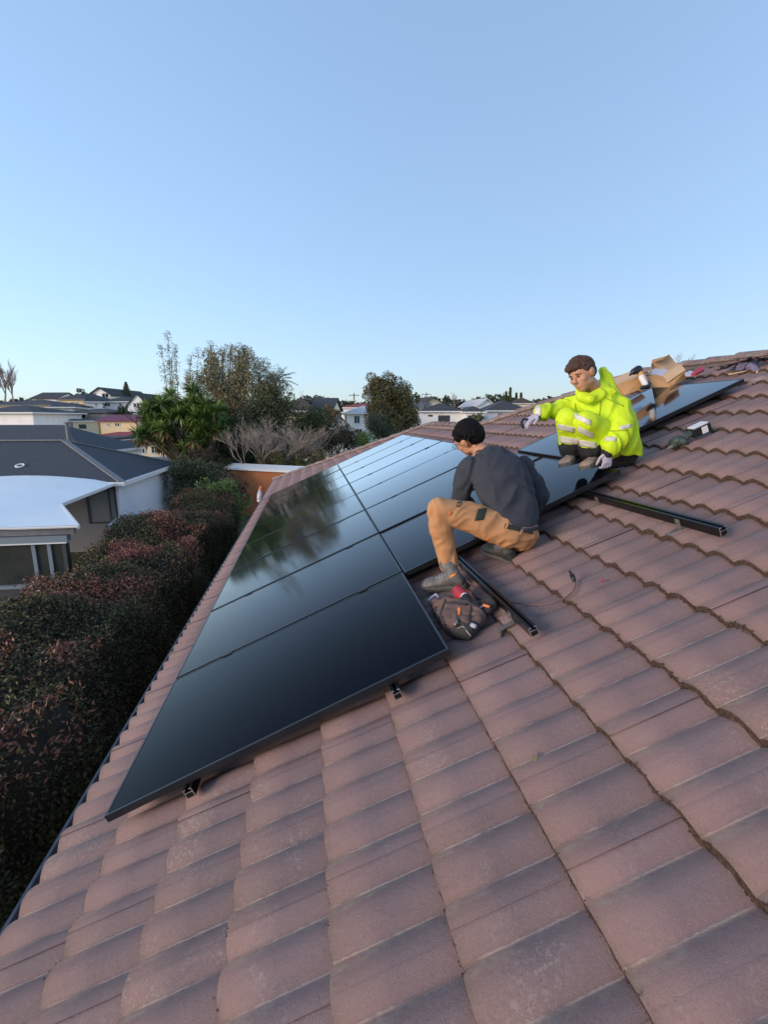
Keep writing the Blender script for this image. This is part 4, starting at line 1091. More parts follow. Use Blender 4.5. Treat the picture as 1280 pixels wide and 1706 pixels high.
M['silver'] = mat('silver reflective band', (.70, .66, .56), .42, (.58, .55, .48), 20)
M['black_cloth'] = mat('black cloth', (.016, .016, .018), .85, bump=.3, bscale=100)
M['glove'] = mat('pale grey work glove', (.52, .47, .55), .8, (.42, .38, .46), 18, .4, 120)
M['boot_brown'] = mat('dusty brown boot', (.26, .17, .12), .8, (.36, .27, .22), 18, .5, 60)
M['eye'] = mat('eye', (.02, .015, .012), .2)
M['specs'] = mat('dark glasses frame', (.01, .01, .012), .3)
M['waistband'] = mat('dark red waistband', (.16, .015, .03), .7)
M['underlayer'] = mat('pink undershirt', (.52, .30, .30), .8)

def frame_of(fwd, up):
    f = V(fwd).normalized(); u = V(up); r = f.cross(u).normalized(); u = r.cross(f).normalized(); return r, f, u   # right, forward, up
def head_mb(c, fwd, up, s=1.0, mb=None, neck=None):
    r, f, u = frame_of(fwd, up); c = V(c); mb = mb or MB()
    def q(x, y, z): return c + (r * x + f * y + u * z) * s
    mb.ell(q(0, -.012, .022), [r * .076 * s, f * .096 * s, u * .094 * s], 24, 16)
    mb.ell(q(0, .018, -.040), [r * .060 * s, f * .070 * s, u * .070 * s], 20, 14)
    mb.ell(q(0, .048, -.086), [r * .034 * s, f * .032 * s, u * .026 * s], 16, 10)        # chin
    for sx in (-1, 1):
        mb.ell(q(.038 * sx, .050, -.020), [r * .026 * s, f * .030 * s, u * .028 * s], 14, 8)   # cheek
        mb.ell(q(.026 * sx, .078, .022), [r * .024 * s, f * .012 * s, u * .008 * s], 12, 8)    # brow
        mb.ell(q(.045 * sx, .004, -.066), [r * .018 * s, f * .045 * s, u * .018 * s], 12, 8)   # jaw
        e = q(.078 * sx, -.010, -.004)
        mb.ell(e, [r * .010 * s + f * .006 * s, f * .020 * s, u * .033 * s], 14, 10)           # ear
        mb.ell(e + (r * .006 * sx + f * .004) * s + u * .008 * s, [r * .008 * s, f * .024 * s, u * .022 * s], 12, 8)
    mb.torso([(q(0, .082, .016), r * .008 * s, f * .008 * s), (q(0, .094, -.006), r * .011 * s, f * .012 * s), (q(0, .106, -.026), r * .016 * s, f * .014 * s), (q(0, .086, -.038), r * .016 * s, f * .012 * s)], 12)   # nose
    mb.ell(q(0, .080, -.058), [r * .024 * s, f * .012 * s, u * .007 * s], 14, 8)               # upper lip
    mb.ell(q(0, .078, -.068), [r * .020 * s, f * .012 * s, u * .007 * s], 14, 8)
    return mb, q, (r, f, u)
def hand_mb(mb, wrist, fwd, palm_n, side, s=1.0, curl=.5, ang=(0, 0, 0, 0)):
    """palm and five fingers; palm_n points out of the back of the hand; side = direction of the thumb"""
    w = V(wrist); f = V(fwd).normalized(); n = V(palm_n).normalized(); t = V(side); t = (t - f * t.dot(f)).normalized(); n = t.cross(f).normalized() if n.dot(t.cross(f)) > 0 else -t.cross(f).normalized()
    pc = w + f * .048 * s
    mb.torso([(w - f * .02 * s, t * .026 * s, n * .020 * s), (w + f * .02 * s, t * .036 * s, n * .018 * s), (w + f * .06 * s, t * .042 * s, n * .016 * s), (w + f * .088 * s, t * .040 * s, n * .013 * s)], 14)
    for k, (off, L) in enumerate(((.031, .070), (.011, .078), (-.010, .073), (-.030, .058))):
        p = w + (f * .082 + t * off) * s; d = (f + t * off * 2.0).normalized(); a = curl + ang[k]
        pts = [p]
        for j, (fr_, r_) in enumerate(((.45, .0095), (.32, .009), (.23, .008))):
            aa = a * (j + .4); dd = (d * math.cos(aa) - n * math.sin(aa)).normalized(); pts.append(pts[-1] + dd * L * fr_ * s)
        mb.limb(pts, [.0105 * s, .0098 * s, .0090 * s, .0078 * s], 0, 8)
    p = w + (f * .018 + t * .028) * s; d = (f * .65 + t * .75 - n * .15 * curl).normalized()
    p2 = p + d * .040 * s; d2 = (f * .9 + t * .25 - n * .5 * curl).normalized(); p3 = p2 + d2 * .030 * s; p4 = p3 + d2 * .024 * s
    mb.limb([p, p2, p3, p4], [.015 * s, .012 * s, .011 * s, .009 * s], 0, 8)
    return mb
def boot(parent, heel, toe, ankle, up, mats, s=1.0, label=None, bname='boot'):
    """work boot: upper, sole, laces, label patch; heel/toe are the sole's ends on the surface"""
    h = V(heel); t = V(toe); u = V(up).normalized(); f = (t - h).normalized(); sd = f.cross(u).normalized(); u = sd.cross(f).normalized(); L = (t - h).length; a = V(ankle)
    mb = MB(); sc = []
    for x, w, z0, z1 in ((.02, .028, .018, .060), (.10, .036, .014, .095), (.25, .038, .012, .105), (.42, .038, .012, .092), (.60, .045, .012, .074), (.78, .050, .012, .064), (.90, .046, .012, .056), (.985, .026, .016, .040)):
        c = h + f * L * x + u * (z0 + z1) / 2 * s; sc.append((c, sd * w * s, u * (z1 - z0) / 2 * s))
    mb.torso(sc, 18)
    ac = h + f * L * .20 + u * .07 * s; mb.limb([ac, ac.lerp(a, .6), a], [.044 * s, .046 * s, .052 * s])
    up_ = link(bname, remesh(mb, .006, 3, .002, 40, 3), mats[0], parent)
    mb = MB()
    def ring(z, gr):
        out = []
        for x, w in ((-.015, .020), (.06, .034), (.22, .038), (.42, .036), (.60, .046), (.78, .053), (.92, .047), (1.01, .022)):
            out.append(h + f * L * x + sd * (w + gr) * s + u * z * s)
        for x, w in ((1.01, .022), (.92, .047), (.78, .053), (.60, .046), (.42, .036), (.22, .038), (.06, .034), (-.015, .020)):
            out.append(h + f * L * x - sd * (w + gr) * s + u * z * s)
        return out
    mb.loft([ring(0, -.002), ring(.012, .001), ring(.022, .003), ring(.026, .001)])
    link('sole', mb.mesh(), mats[1], up_)
    mb = MB()
    for k in range(5):
        x = .36 + .075 * k; zt = (.103 - .0085 * k * 1.1) * s
        mb.tube([h + f * L * x + sd * .026 * s + u * (zt - .010 * s), h + f * L * (x + .02) + u * (zt + .002 * s), h + f * L * x - sd * .026 * s + u * (zt - .010 * s)], .0028 * s, 5)
    link('laces', mb.mesh(), M['glove'], up_)
    return up_, h, f, sd, u, L

# ---- crouching worker in the charcoal sweatshirt
NVv = V(NV)
A0 = RP(800, 960, -.12)
wa = empty('person', A0, 'crouching worker in a dark grey sweatshirt and tan work trousers on the tiles', 'person', 'workers fitting the panels')
lh, lt = RP(776, 981, -.118), RP(706, 984, -.118)
lh = P(777, 978, 2.93); lt = P(706, 979, 3.08)
ankL = P(746, 938, 2.99)
rh, rt_ = P(858, 938, 3.02), P(806, 915, 3.20); ankR = P(838, 898, 3.10)
kneeL, hipL = P(731, 848, 2.90), P(836, 880, 2.97)
kneeR, hipR = P(800, 862, 3.40), P(868, 886, 3.08)
pel = P(856, 885, 3.03)
shax = V(P(885, 782, 3.30) - P(772, 788, 3.10)).normalized()
spine = [P(860, 892, 3.04), P(856, 868, 3.03), P(848, 838, 3.05), P(836, 805, 3.08), P(824, 778, 3.12), P(812, 758, 3.18)]
bdir = [(V(spine[min(i + 1, 5)]) - V(spine[max(0, i - 1)])).normalized() for i in range(6)]
HC = P(780, 731, 3.24)
neckb = P(806, 757, 3.19)
# continuous skin body
mb = MB()
hf = V(P(737, 757, 3.42)) - V(HC); hu = V(P(790, 708, 3.16)) - V(HC)
_, qa, fa = head_mb(HC, hf, hu, 1.04, mb)
mb.limb([qa(0, -.02, -.06), V(neckb), V(spine[4])], [.054, .058, .06])
mb.torso([(V(s_), shax * w, shax.cross(d_).normalized() * dp) for s_, d_, w, dp in zip(spine, bdir, (.15, .13, .13, .145, .15, .10), (.10, .09, .09, .095, .09, .07))])
mb.limb([hipL, kneeL, ankL], [.075, .055, .04]); mb.limb([hipR, kneeR, ankR], [.075, .055, .04])
mb.ell(ankL, [(.04, 0, 0), (0, .04, 0), (0, 0, .06)]); mb.ell(ankR, [(.04, 0, 0), (0, .04, 0), (0, 0, .06)])
shL, elL, wrL = P(779, 792, 3.12), P(766, 828, 3.16), P(788, 852, 3.36)
shR, elR, wrR = P(884, 788, 3.28), P(902, 826, 3.26), P(893, 852, 3.36)
mb.limb([shL, elL, wrL], [.05, .042, .03]); mb.limb([shR, elR, wrR], [.05, .042, .03])
hand_mb(mb, wrL, P(775, 862, 3.5) - wrL, (0, -.3, 1), (1, 0, 0), 1.0, .6)
hand_mb(mb, wrR, P(882, 862, 3.5) - wrR, (0, -.3, 1), (-1, 0, 0), 1.0, .6)
link('body', remesh(mb, .0065, 3), M['skin'], wa)
# hair cap
mb = MB(); r, f, u = fa
mb.ell(qa(0, -.028, .046), [r * .091, f * .100, u * .088], 28, 18)
mb.ell(qa(0, -.062, -.006), [r * .076, f * .066, u * .066], 22, 14)
mb.ell(qa(0, .028, .072), [r * .064, f * .046, u * .038], 20, 12)
for sx in (-1, 1): mb.ell(qa(.070 * sx, .006, .046), [r * .020, f * .038, u * .032], 14, 8)
rr = random.Random(2)
for k in range(420):
    a = rr.uniform(0, 6.28); e_ = rr.uniform(-.75, 1.4); d = r * math.cos(a) * math.cos(e_) + f * math.sin(a) * math.cos(e_) + u * math.sin(e_)
    if (d.dot(f) > -.15 and e_ < .40) or e_ < -.5: continue
    b0 = qa(0, -.026, .030) + d * .090; mb.limb([b0, b0 + (d * .55 + f * .25 - u * .75 + r * rr.uniform(-.4, .4)).normalized() * .034], [.010, .0035], 0, 5)
link('hair', remesh(mb, .0045, 1, .003, 60, 7), M['hair_black'], wa)
# glasses
mb = MB()
for sx in (-1, 1):
    mb.tube([qa(.030 * sx + .021 * math.cos(t), .104, .004 + .017 * math.sin(t)) for t in np.linspace(0, 6.28, 13)], .0017, 5)
    mb.tube([qa(.052 * sx, .102, .008), qa(.080 * sx, .055, .010), qa(.084 * sx, -.008, .012)], .0018, 5)
mb.tube([qa(-.010, .106, .008), qa(.010, .106, .008)], .0017, 5)
link('glasses', mb.mesh(), M['specs'], wa)
# sweatshirt
mb = MB()
WA = ((.168, .118), (.182, .122), (.192, .118), (.210, .120), (.205, .112), (.125, .085))
sp2 = [P(857, 876, 3.01), P(856, 866, 3.01), P(850, 836, 3.03), P(838, 804, 3.07), P(829, 777, 3.12), P(815, 757, 3.17)]
mb.torso([(V(s_), shax * w, shax.cross(d_).normalized() * dp) for s_, d_, (w, dp) in zip(sp2, bdir, WA)], 28)
mb.ell(P(788, 781, 3.10), [shax * .090, Vector((0, .08, 0)), Vector((0, 0, .075))]); mb.ell(P(872, 778, 3.24), [shax * .085, Vector((0, .075, 0)), Vector((0, 0, .075))])
mb.limb([P(782, 780, 3.10), P(770, 808, 3.12), P(768, 828, 3.16), P(785, 848, 3.33)], [.080, .070, .064, .045])
mb.limb([P(868, 785, 3.26), P(889, 805, 3.27), P(899, 826, 3.26), P(893, 850, 3.34)], [.082, .072, .066, .046])
mb.limb([P(817, 767, 3.15), V(P(806, 759, 3.18))], [.078, .060])
sw = link('sweatshirt', remesh(mb, .0075, 6, .013, 9, 1.5), M['sweater'], wa)
# ribbed hem and collar
mb = MB()
ringc = [V(P(858, 878, 3.01)), V(P(858.5, 884, 3.01))]; d_ = bdir[0]
mb.torso([(ringc[0], shax * .172, shax.cross(d_).normalized() * .122), (ringc[1], shax * .166, shax.cross(d_).normalized() * .117)], 28)
link('hem', mb.mesh(), M['sweater'], sw, True)
mb = MB(); nd = (V(HC) - V(neckb)).normalized(); n1 = nd.orthogonal().normalized(); n2 = nd.cross(n1)
cc = V(P(804, 757, 3.18)); mb.tube([cc + (n1 * math.cos(t) + n2 * math.sin(t)) * .063 for t in np.linspace(0, 6.28, 21)], .010, 6); link('collar', mb.mesh(), M['sweater'], sw, True)
# trousers
mb = MB()
mb.torso([(V(P(864, 906, 3.05)), shax * .10, Vector((0, .09, 0))), (V(P(861, 896, 3.04)), shax * .150, bdir[0].cross(shax) * .125), (V(P(858, 880, 3.02)), shax * .163, bdir[0].cross(shax) * .122), (V(P(857, 873, 3.02)), shax * .158, bdir[0].cross(shax) * .116)], 24)
mb.limb([P(845, 884, 2.98), P(785, 862, 2.94), P(733, 850, 2.91)], [.112, .098, .080])
mb.limb([P(733, 850, 2.91), P(736, 885, 2.95), P(744, 920, 2.985), P(748, 940, 2.99)], [.080, .073, .064, .058])
mb.limb([P(866, 890, 3.08), P(830, 872, 3.25), P(800, 860, 3.40)], [.115, .095, .08])
mb.limb([P(800, 860, 3.40), P(822, 884, 3.24), P(836, 900, 3.12)], [.08, .068, .060])
tr = link('trousers', remesh(mb, .0075, 6, .013, 9, 4.2), M['pants'], wa)
def patch(name, pts, th, m, parent):
    """small cloth piece laid on: polygon in world points, thickened towards the camera"""
    pts = [V(p) for p in pts]; n = len(pts); c = sum(pts, Vector()) / n
    nn = Vector((0, 0, 0))
    for i in range(n): nn += (pts[i] - c).cross(pts[(i + 1) % n] - c)
    nn.normalize()
    if nn.dot(V(CAM) - c) < 0: nn = -nn
    vs = [p + nn * th for p in pts] + [p - nn * .02 for p in pts]
    fs = [tuple(range(n)), tuple(range(2 * n - 1, n - 1, -1))] + [(i, (i + 1) % n, n + (i + 1) % n, n + i) for i in range(n)]
    return link(name, pyd(vs, fs), m, parent)
def surf(o):
    """ray caster on one finished object (world coordinates)"""
    from mathutils.bvhtree import BVHTree
    me = o.data; bv = BVHTree.FromPolygons([v.co for v in me.vertices], [tuple(p.vertices) for p in me.polygons])
    def hit(px, py, off=.002):
        d = V(ray(px, py)).normalized(); h = bv.ray_cast(V(CAM), d)
        return (h[0] - d * off) if h[0] is not None else None
    return hit
def decal(name, hit, pxs, m, parent, off=.003, sub=4):
    """cloth strip following the garment under it: quad given by four photo pixels"""
    (a, b, c, d) = [Vector(p) for p in pxs]; G_ = []; ok = True
    for i in range(sub + 1):
        for j in range(sub + 1):
            p = a.lerp(b, i / sub).lerp(d.lerp(c, i / sub), j / sub); h = hit(p.x, p.y, off)
            if h is None: ok = False
            G_.append(h)
    vs = []; idx = {}
    for k, h in enumerate(G_):
        if h is not None: idx[k] = len(vs); vs.append(h)
    fs = []
    for i in range(sub):
        for j in range(sub):
            q = [i * (sub + 1) + j, i * (sub + 1) + j + 1, (i + 1) * (sub + 1) + j + 1, (i + 1) * (sub + 1) + j]
            if all(t in idx for t in q): 
                pts = [vs[idx[t]] for t in q]
                if max((pts[0] - pts[2]).length, (pts[1] - pts[3]).length) < .09: fs.append(tuple(idx[t] for t in q))
    if not fs: return None
    o = link(name, pyd(vs, fs), m, parent, True)
    md = o.modifiers.new('t', 'SOLIDIFY'); md.thickness = .004; md.offset = 0
    return o
ht = surf(tr)
decal('pocket_flap', ht, ((797, 848), (812, 846), (806, 866), (791, 868)), M['pants_dark'], tr)
decal('belt', ht, ((842, 872), (888, 882), (888, 890), (841, 880)), M['pants_dark'], tr, .005, 8)
decal('belt_loop', ht, ((846, 869), (849, 870), (845, 881), (842, 880)), M['pants'], tr, .010)
decal('belt_loop', ht, ((870, 880), (873, 881), (869, 892), (866, 891)), M['pants'], tr, .010)
decal('pocket_tag', ht, ((763, 836), (769, 836), (767, 844), (761, 844)), M['pants_dark'], tr)
decal('pocket_tag', ht, ((765, 838), (767.5, 838), (766, 842.5), (763.5, 842.5)), M['pants'], tr, .008)
decal('orange_tag', ht, ((748, 853), (753, 853), (752, 858), (748, 858)), M['orange'], tr)
decal('orange_tag', ht, ((810, 898), (816, 896), (815, 900), (810, 902)), M['orange'], tr)
mb = MB(); wc = V(P(859, 882, 2.995)); mb.torso([(V(P(857, 868, 3.01)), shax * .150, bdir[0].cross(shax) * .112), (V(P(858.5, 879, 3.01)), shax * .156, bdir[0].cross(shax) * .118)], 24); link('undershirt', mb.mesh(), M['underlayer'], wa, True)
up1, h, f_, s_, u_, L = boot(wa, lh, lt, ankL, NV, (M['boot'], M['sole']), 1.06)
hb = surf(up1)
decal('orange_label', hb, ((750, 959), (762, 953), (761, 958), (750, 963)), M['orange'], up1, .003, 3)
up2, *_ = boot(wa, rh, rt_, ankR, NV, (mat('black green boot', (.028, .030, .024), .55, (.05, .05, .042), 20, .5, 90), M['sole']), 1.0)

# ---- kneeling worker in hi-vis yellow
wb = empty('person', RP(1000, 772, -.12), 'kneeling worker in a hi-vis yellow jacket and trousers beside the upper panels', 'person', 'workers fitting the panels')
HB = P(970, 624, 3.42)
hfB = V(P(940, 628, 3.14)) - V(HB) ; hfB = V(P(926, 650, 3.27)) - V(HB); huB = V(P(978, 590, 3.46)) - V(HB)
mb = MB(); _, qb, fb = head_mb(HB, hfB, huB, 1.03, mb)
sb_ = [P(1012, 752, 3.62), P(1012, 735, 3.61), P(1010, 710, 3.58), P(1004, 682, 3.55), P(998, 660, 3.53), P(990, 645, 3.51)]
axB = V(P(1034, 676, 3.50) - P(968, 668, 3.66)).normalized()
bB = [(V(sb_[min(i + 1, 5)]) - V(sb_[max(0, i - 1)])).normalized() for i in range(6)]
mb.limb([qb(0, -.02, -.06), V(P(988, 646, 3.5)), V(sb_[4])], [.058, .062, .06])
mb.torso([(V(s), axB * w, axB.cross(d).normalized() * dp) for s, d, w, dp in zip(sb_, bB, (.14, .13, .13, .145, .15, .09), (.10, .09, .09, .09, .09, .07))])
shF, elF, wrF = P(966, 672, 3.66), P(930, 684, 3.70), P(899, 692, 3.62)
shN, elN, wrN = P(1030, 678, 3.48), P(1033, 718, 3.42), P(1013, 752, 3.38)
mb.limb([shF, elF, wrF], [.05, .042, .03]); mb.limb([shN, elN, wrN], [.05, .042, .03])
kF, kN = P(947, 696, 3.44), P(976, 702, 3.36); aF, aN = P(952, 757, 3.62), P(988, 760, 3.55); hF_, hN_ = P(1000, 738, 3.66), P(1025, 742, 3.56)
mb.limb([hF_, kF, aF], [.075, .055, .045]); mb.limb([hN_, kN, aN], [.075, .055, .045])
bodyB = link('body', remesh(mb, .0065, 3), M['skin'], wb)
# hair
mb = MB(); r, f, u = fb; k_ = 1.03
mb.ell(qb(0, -.024, .042), [r * .086 * k_, f * .100 * k_, u * .084 * k_], 26, 16); mb.ell(qb(0, -.060, .0), [r * .074 * k_, f * .060 * k_, u * .062 * k_], 20, 12)
mb.ell(qb(.01, .050, .074), [r * .064 * k_, f * .050 * k_, u * .032 * k_], 18, 12)
for sx in (-1, 1): mb.ell(qb(.072 * sx, .004, .040), [r * .014, f * .032, u * .034], 12, 8)
for k in range(260):
    a = rr.uniform(0, 6.28); e_ = rr.uniform(.1, 1.4); d = r * math.cos(a) * math.cos(e_) + f * math.sin(a) * math.cos(e_) + u * math.sin(e_)
    b0 = qb(0, -.020, .038) + d * .084; mb.limb([b0, b0 + (d * .5 + f * .6 + r * rr.uniform(.1, .6)).normalized() * .028], [.009, .0035], 0, 5)
link('hair', remesh(mb, .0045, 1, .003, 60, 9), M['hair_brown'], wb)
for sx in (-1, 1):
    mb = MB(); mb.ell(qb(.027 * sx, .083, .006), [r * .011, f * .005, u * .0045], 10, 6); link('eye', mb.mesh(), M['eye'], wb)
for sx in (-1, 1):
    mb = MB(); mb.ell(qb(.027 * sx, .091, .026), [r * .017, f * .004, u * .0035], 10, 6); link('eyebrow', mb.mesh(), M['hair_brown'], wb)

# jacket with hood
mb = MB()
WB_ = ((.200, .150), (.215, .165), (.215, .165), (.205, .150), (.180, .125), (.105, .085))
mb.torso([(V(s), axB * w, axB.cross(d).normalized() * dp) for s, d, (w, dp) in zip([P(1022, 752, 3.62), P(1020, 735, 3.60), P(1014, 708, 3.58), P(1008, 682, 3.55), P(1001, 662, 3.53), P(992, 648, 3.51)], bB, WB_)], 28)
mb.ell(P(1024, 676, 3.52), [(.095, 0, 0), (0, .09, 0), (0, 0, .085)]); mb.ell(P(975, 672, 3.62), [(.09, 0, 0), (0, .09, 0), (0, 0, .075)])
mb.limb([P(970, 674, 3.66), P(948, 677, 3.70), P(924, 684, 3.70), P(902, 688, 3.63)], [.078, .072, .070, .060])
mb.limb([P(1028, 680, 3.50), P(1034, 705, 3.44), P(1030, 728, 3.41), P(1018, 744, 3.38)], [.098, .090, .086, .070])
# hood: collar roll round the neck and the bunched hood behind
hcx = V(P(990, 640, 3.50)); 
mb.torso([(V(P(995, 652, 3.52)), axB * .125, Vector((0, .105, 0))), (V(P(995, 643, 3.52)), axB * .105, Vector((0, .085, .02))), (V(P(996, 634, 3.53)), axB * .075, Vector((0, .06, .02)))], 24)
mb.limb([P(1003, 618, 3.53), P(1012, 630, 3.53), P(1016, 648, 3.53), P(1008, 662, 3.46)], [.030, .050, .060, .05])
mb.limb([P(962, 652, 3.47), P(970, 661, 3.43), P(984, 665, 3.41), P(1000, 657, 3.43)], [.024, .032, .036, .040])
mb.ell(P(1016, 662, 3.50), [(.085, 0, 0), (0, .085, 0), (0, 0, .075)])
jk = link('jacket', remesh(mb, .0075, 4, .017, 9, 8.1, Matrix(((1, 0, 0, 0), (0, 1, 0, 0), (0, 0, .5, 0), (0, 0, 0, 1)))), M['hivis'], wb)
# trousers
mb = MB()
mb.limb([P(1005, 738, 3.64), P(975, 715, 3.54), P(946, 698, 3.45)], [.11, .095, .082]); mb.limb([P(946, 698, 3.45), P(948, 722, 3.53), P(949, 736, 3.57)], [.084, .080, .078])
mb.limb([P(1020, 740, 3.56), P(1000, 718, 3.46), P(977, 704, 3.37)], [.11, .095, .086]); mb.limb([P(977, 704, 3.37), P(981, 725, 3.46), P(984, 739, 3.50)], [.086, .084, .082])
trB = link('trousers', remesh(mb, .0075, 5, .010, 10, 2.7), M['hivis'], wb)
hT = surf(trB)
def band(o_, hit, pts, w, m, parent, name='reflective_band'):
    for i in range(len(pts) - 1):
        (x0, y0), (x1, y1) = pts[i], pts[i + 1]
        decal(name, hit, ((x0, y0), (x1, y1), (x1, y1 + w), (x0, y0 + w)), m, parent, .004, 6)
band(trB, hT, [(930, 706), (958, 712)], 9, M['silver'], trB); band(trB, hT, [(958, 688), (985, 700)], 9, M['silver'], trB)
band(trB, hT, [(963, 710), (989, 722)], 9, M['silver'], trB); band(trB, hT, [(934, 727), (965, 731)], 10, M['silver'], trB); band(trB, hT, [(966, 733), (995, 737)], 10, M['silver'], trB)
hJ = surf(jk)
M['seam'] = mat('hi-vis seam', (.30, .42, .01), .7)
for q_ in (((1001, 668), (1003, 668), (998, 715), (996, 715)), ((1010, 662), (1040, 676), (1040, 677.5), (1010, 664)), ((958, 672), (960, 672), (962, 690), (960, 690)), ((1008, 718), (1046, 716), (1046, 717.5), (1008, 719.5))): decal('seam', hJ, q_, M['seam'], jk, .003, 6)
band(jk, hJ, [(892, 674), (902, 673)], 20, M['silver'], jk); band(jk, hJ, [(1004, 727), (1028, 728)], 7, M['silver'], jk); band(jk, hJ, [(1033, 710), (1052, 706)], 6, M['silver'], jk)
# black trouser ends, cuffs, seat
mb = MB(); mb.limb([P(949, 742, 3.58), P(951, 754, 3.62)], [.084, .074]); mb.limb([P(984, 746, 3.51), P(987, 757, 3.55)], [.088, .076]); mb.limb([P(1030, 748, 3.60), P(1044, 757, 3.62), P(1020, 765, 3.66)], [.10, .085, .08])
link('trouser_ends', remesh(mb, .0075, 4, .006, 12, 3), M['black_cloth'], wb)
mb = MB(); mb.limb([P(904, 689, 3.63), P(897, 691, 3.62)], [.046, .042]); mb.limb([P(1019, 744, 3.385), P(1014, 752, 3.38)], [.058, .050]); 
o = link('cuffs', remesh(mb, .006, 3, .004, 20, 3), M['black_cloth'], wb)
mb = MB()
hand_mb(mb, P(894, 692, 3.62), P(882, 700, 3.60) - P(894, 692, 3.62), (0, 0, 1), (0, -1, -.2), 1.0, .45)
link('glove', remesh(mb, .0045, 2), M['glove'], wb)
mb = MB()
hand_mb(mb, P(1013, 753, 3.38), P(1012, 776, 3.40) - P(1013, 753, 3.38), (.5, -.8, 0), (-1, 0, 0), .95, .75)
link('glove', remesh(mb, .0045, 2), M['glove'], wb)
gx0, gy0 = P(966, 771, 3.66), P(944, 775, 3.54)
boot(wb, P(962, 772, 3.68), P(940, 778, 3.48), P(953, 757, 3.63), NV, (M['boot_brown'], M['sole']), 1.05)
boot(wb, P(1003, 775, 3.58), P(972, 783, 3.42), P(989, 760, 3.56), NV, (M['boot_brown'], M['sole']), 1.05)
# ------------------------------------------------------------------ things lying on the roof
M['card'] = mat('cardboard', (.60, .32, .13), .85, (.50, .26, .10), 6, .2, 60)
M['card_pale'] = mat('pale cardboard', (.66, .42, .24), .85, (.58, .36, .20), 6, .2, 60)
M['film'] = mat('white plastic film', (.55, .52, .56), .3)
M['bag'] = mat('brown bag canvas', (.17, .10, .080), .9, (.11, .066, .056), 9, .6, 160)
M['bag_dark'] = mat('dark bag canvas', (.035, .03, .028), .85, bump=.4, bscale=120)
M['red'] = mat('red tool plastic', (.42, .025, .04), .5)
M['black_plastic'] = mat('black plastic', (.012, .012, .013), .4)
M['white_plastic'] = mat('white label', (.70, .68, .66), .5)
M['cable_brown'] = mat('brown cable', (.16, .08, .07), .5)
M['green_plastic'] = mat('dark green tool plastic', (.022, .048, .042), .6, (.07, .075, .06), 30)
def sheet(name, pts, m, parent, th=.004):
    pts = [V(P(*p)) for p in pts]; n = len(pts); c = sum(pts, Vector()) / n; nn = Vector()
    for i in range(n): nn += (pts[i] - c).cross(pts[(i + 1) % n] - c)
    nn.normalize(); vs = [p + nn * th for p in pts] + [p - nn * th for p in pts]
    fs = [tuple(range(n)), tuple(range(2 * n - 1, n - 1, -1))] + [(i, n + i, n + (i + 1) % n, (i + 1) % n) for i in range(n)]
    return link(name, pyd(vs, fs), m, parent)
# cardboard boxes standing on the topmost panel
bx = empty('cardboard_box', P(1055, 655, 5.05), 'open cardboard box with spread flaps behind the hi-vis worker', 'box')
sheet('side', [(1043, 658, 4.92), (1079, 645, 4.98), (1077, 624, 5.02), (1030, 641, 4.98)], M['card'], bx)
sheet('flap', [(1030, 641, 4.98), (1077, 624, 5.02), (1056, 617, 5.35), (1020, 632, 5.30)], M['card_pale'], bx)
sheet('side', [(1020, 640, 5.45), (1066, 622, 5.5), (1066, 640, 5.4), (1020, 658, 5.35)], M['card'], bx)
sheet('flap', [(1036, 627, 5.40), (1052, 618, 5.44), (1054, 621, 5.40), (1040, 629, 5.36)], M['bag_dark'], bx)
sheet('side', [(1043, 658, 4.92), (1020, 660, 5.3), (1015, 640, 5.34), (1030, 641, 4.98)], M['card'], bx)
b2 = empty('cardboard_box', P(1115, 640, 5.2), 'torn open cardboard box with a raised back flap at the top edge of the panel', 'box')
sheet('front', [(1081, 627, 5.02), (1094, 624, 5.03), (1106, 629, 5.03), (1113.5, 637, 5.0), (1119, 645, 4.97), (1086, 646, 4.98)], M['card'], b2)
sheet('flap', [(1100, 626, 5.1), (1113.5, 637, 4.98), (1143, 616.5, 5.06), (1134, 607, 5.22)], M['card_pale'], b2)
sheet('side', [(1113.5, 637, 5.0), (1143, 616.5, 5.08), (1144, 631, 5.10), (1119, 645, 4.98)], M['card'], b2)
sheet('back', [(1087, 600, 5.36), (1116, 592, 5.42), (1126, 604, 5.40), (1140, 614, 5.36), (1138, 634, 5.3), (1085, 640, 5.3)], M['card_pale'], b2)
sheet('flap', [(1087, 600, 5.36), (1116, 592, 5.42), (1116, 590.5, 5.3), (1106, 598, 5.22), (1088, 603.5, 5.2)], M['card'], b2)
sheet('side', [(1083, 622, 5.04), (1087, 604, 5.34), (1086, 640, 5.34), (1086, 645, 5.0)], M['card'], b2)
fl = sheet('plastic_film', [(1080, 618, 5.14), (1092, 614, 5.2), (1112, 616, 5.2), (1120, 624, 5.12), (1100, 627, 5.06), (1084, 624, 5.06)], M['film'], None, .002)
tag(fl, 'crumpled white plastic film lying over the torn cardboard box', 'film')
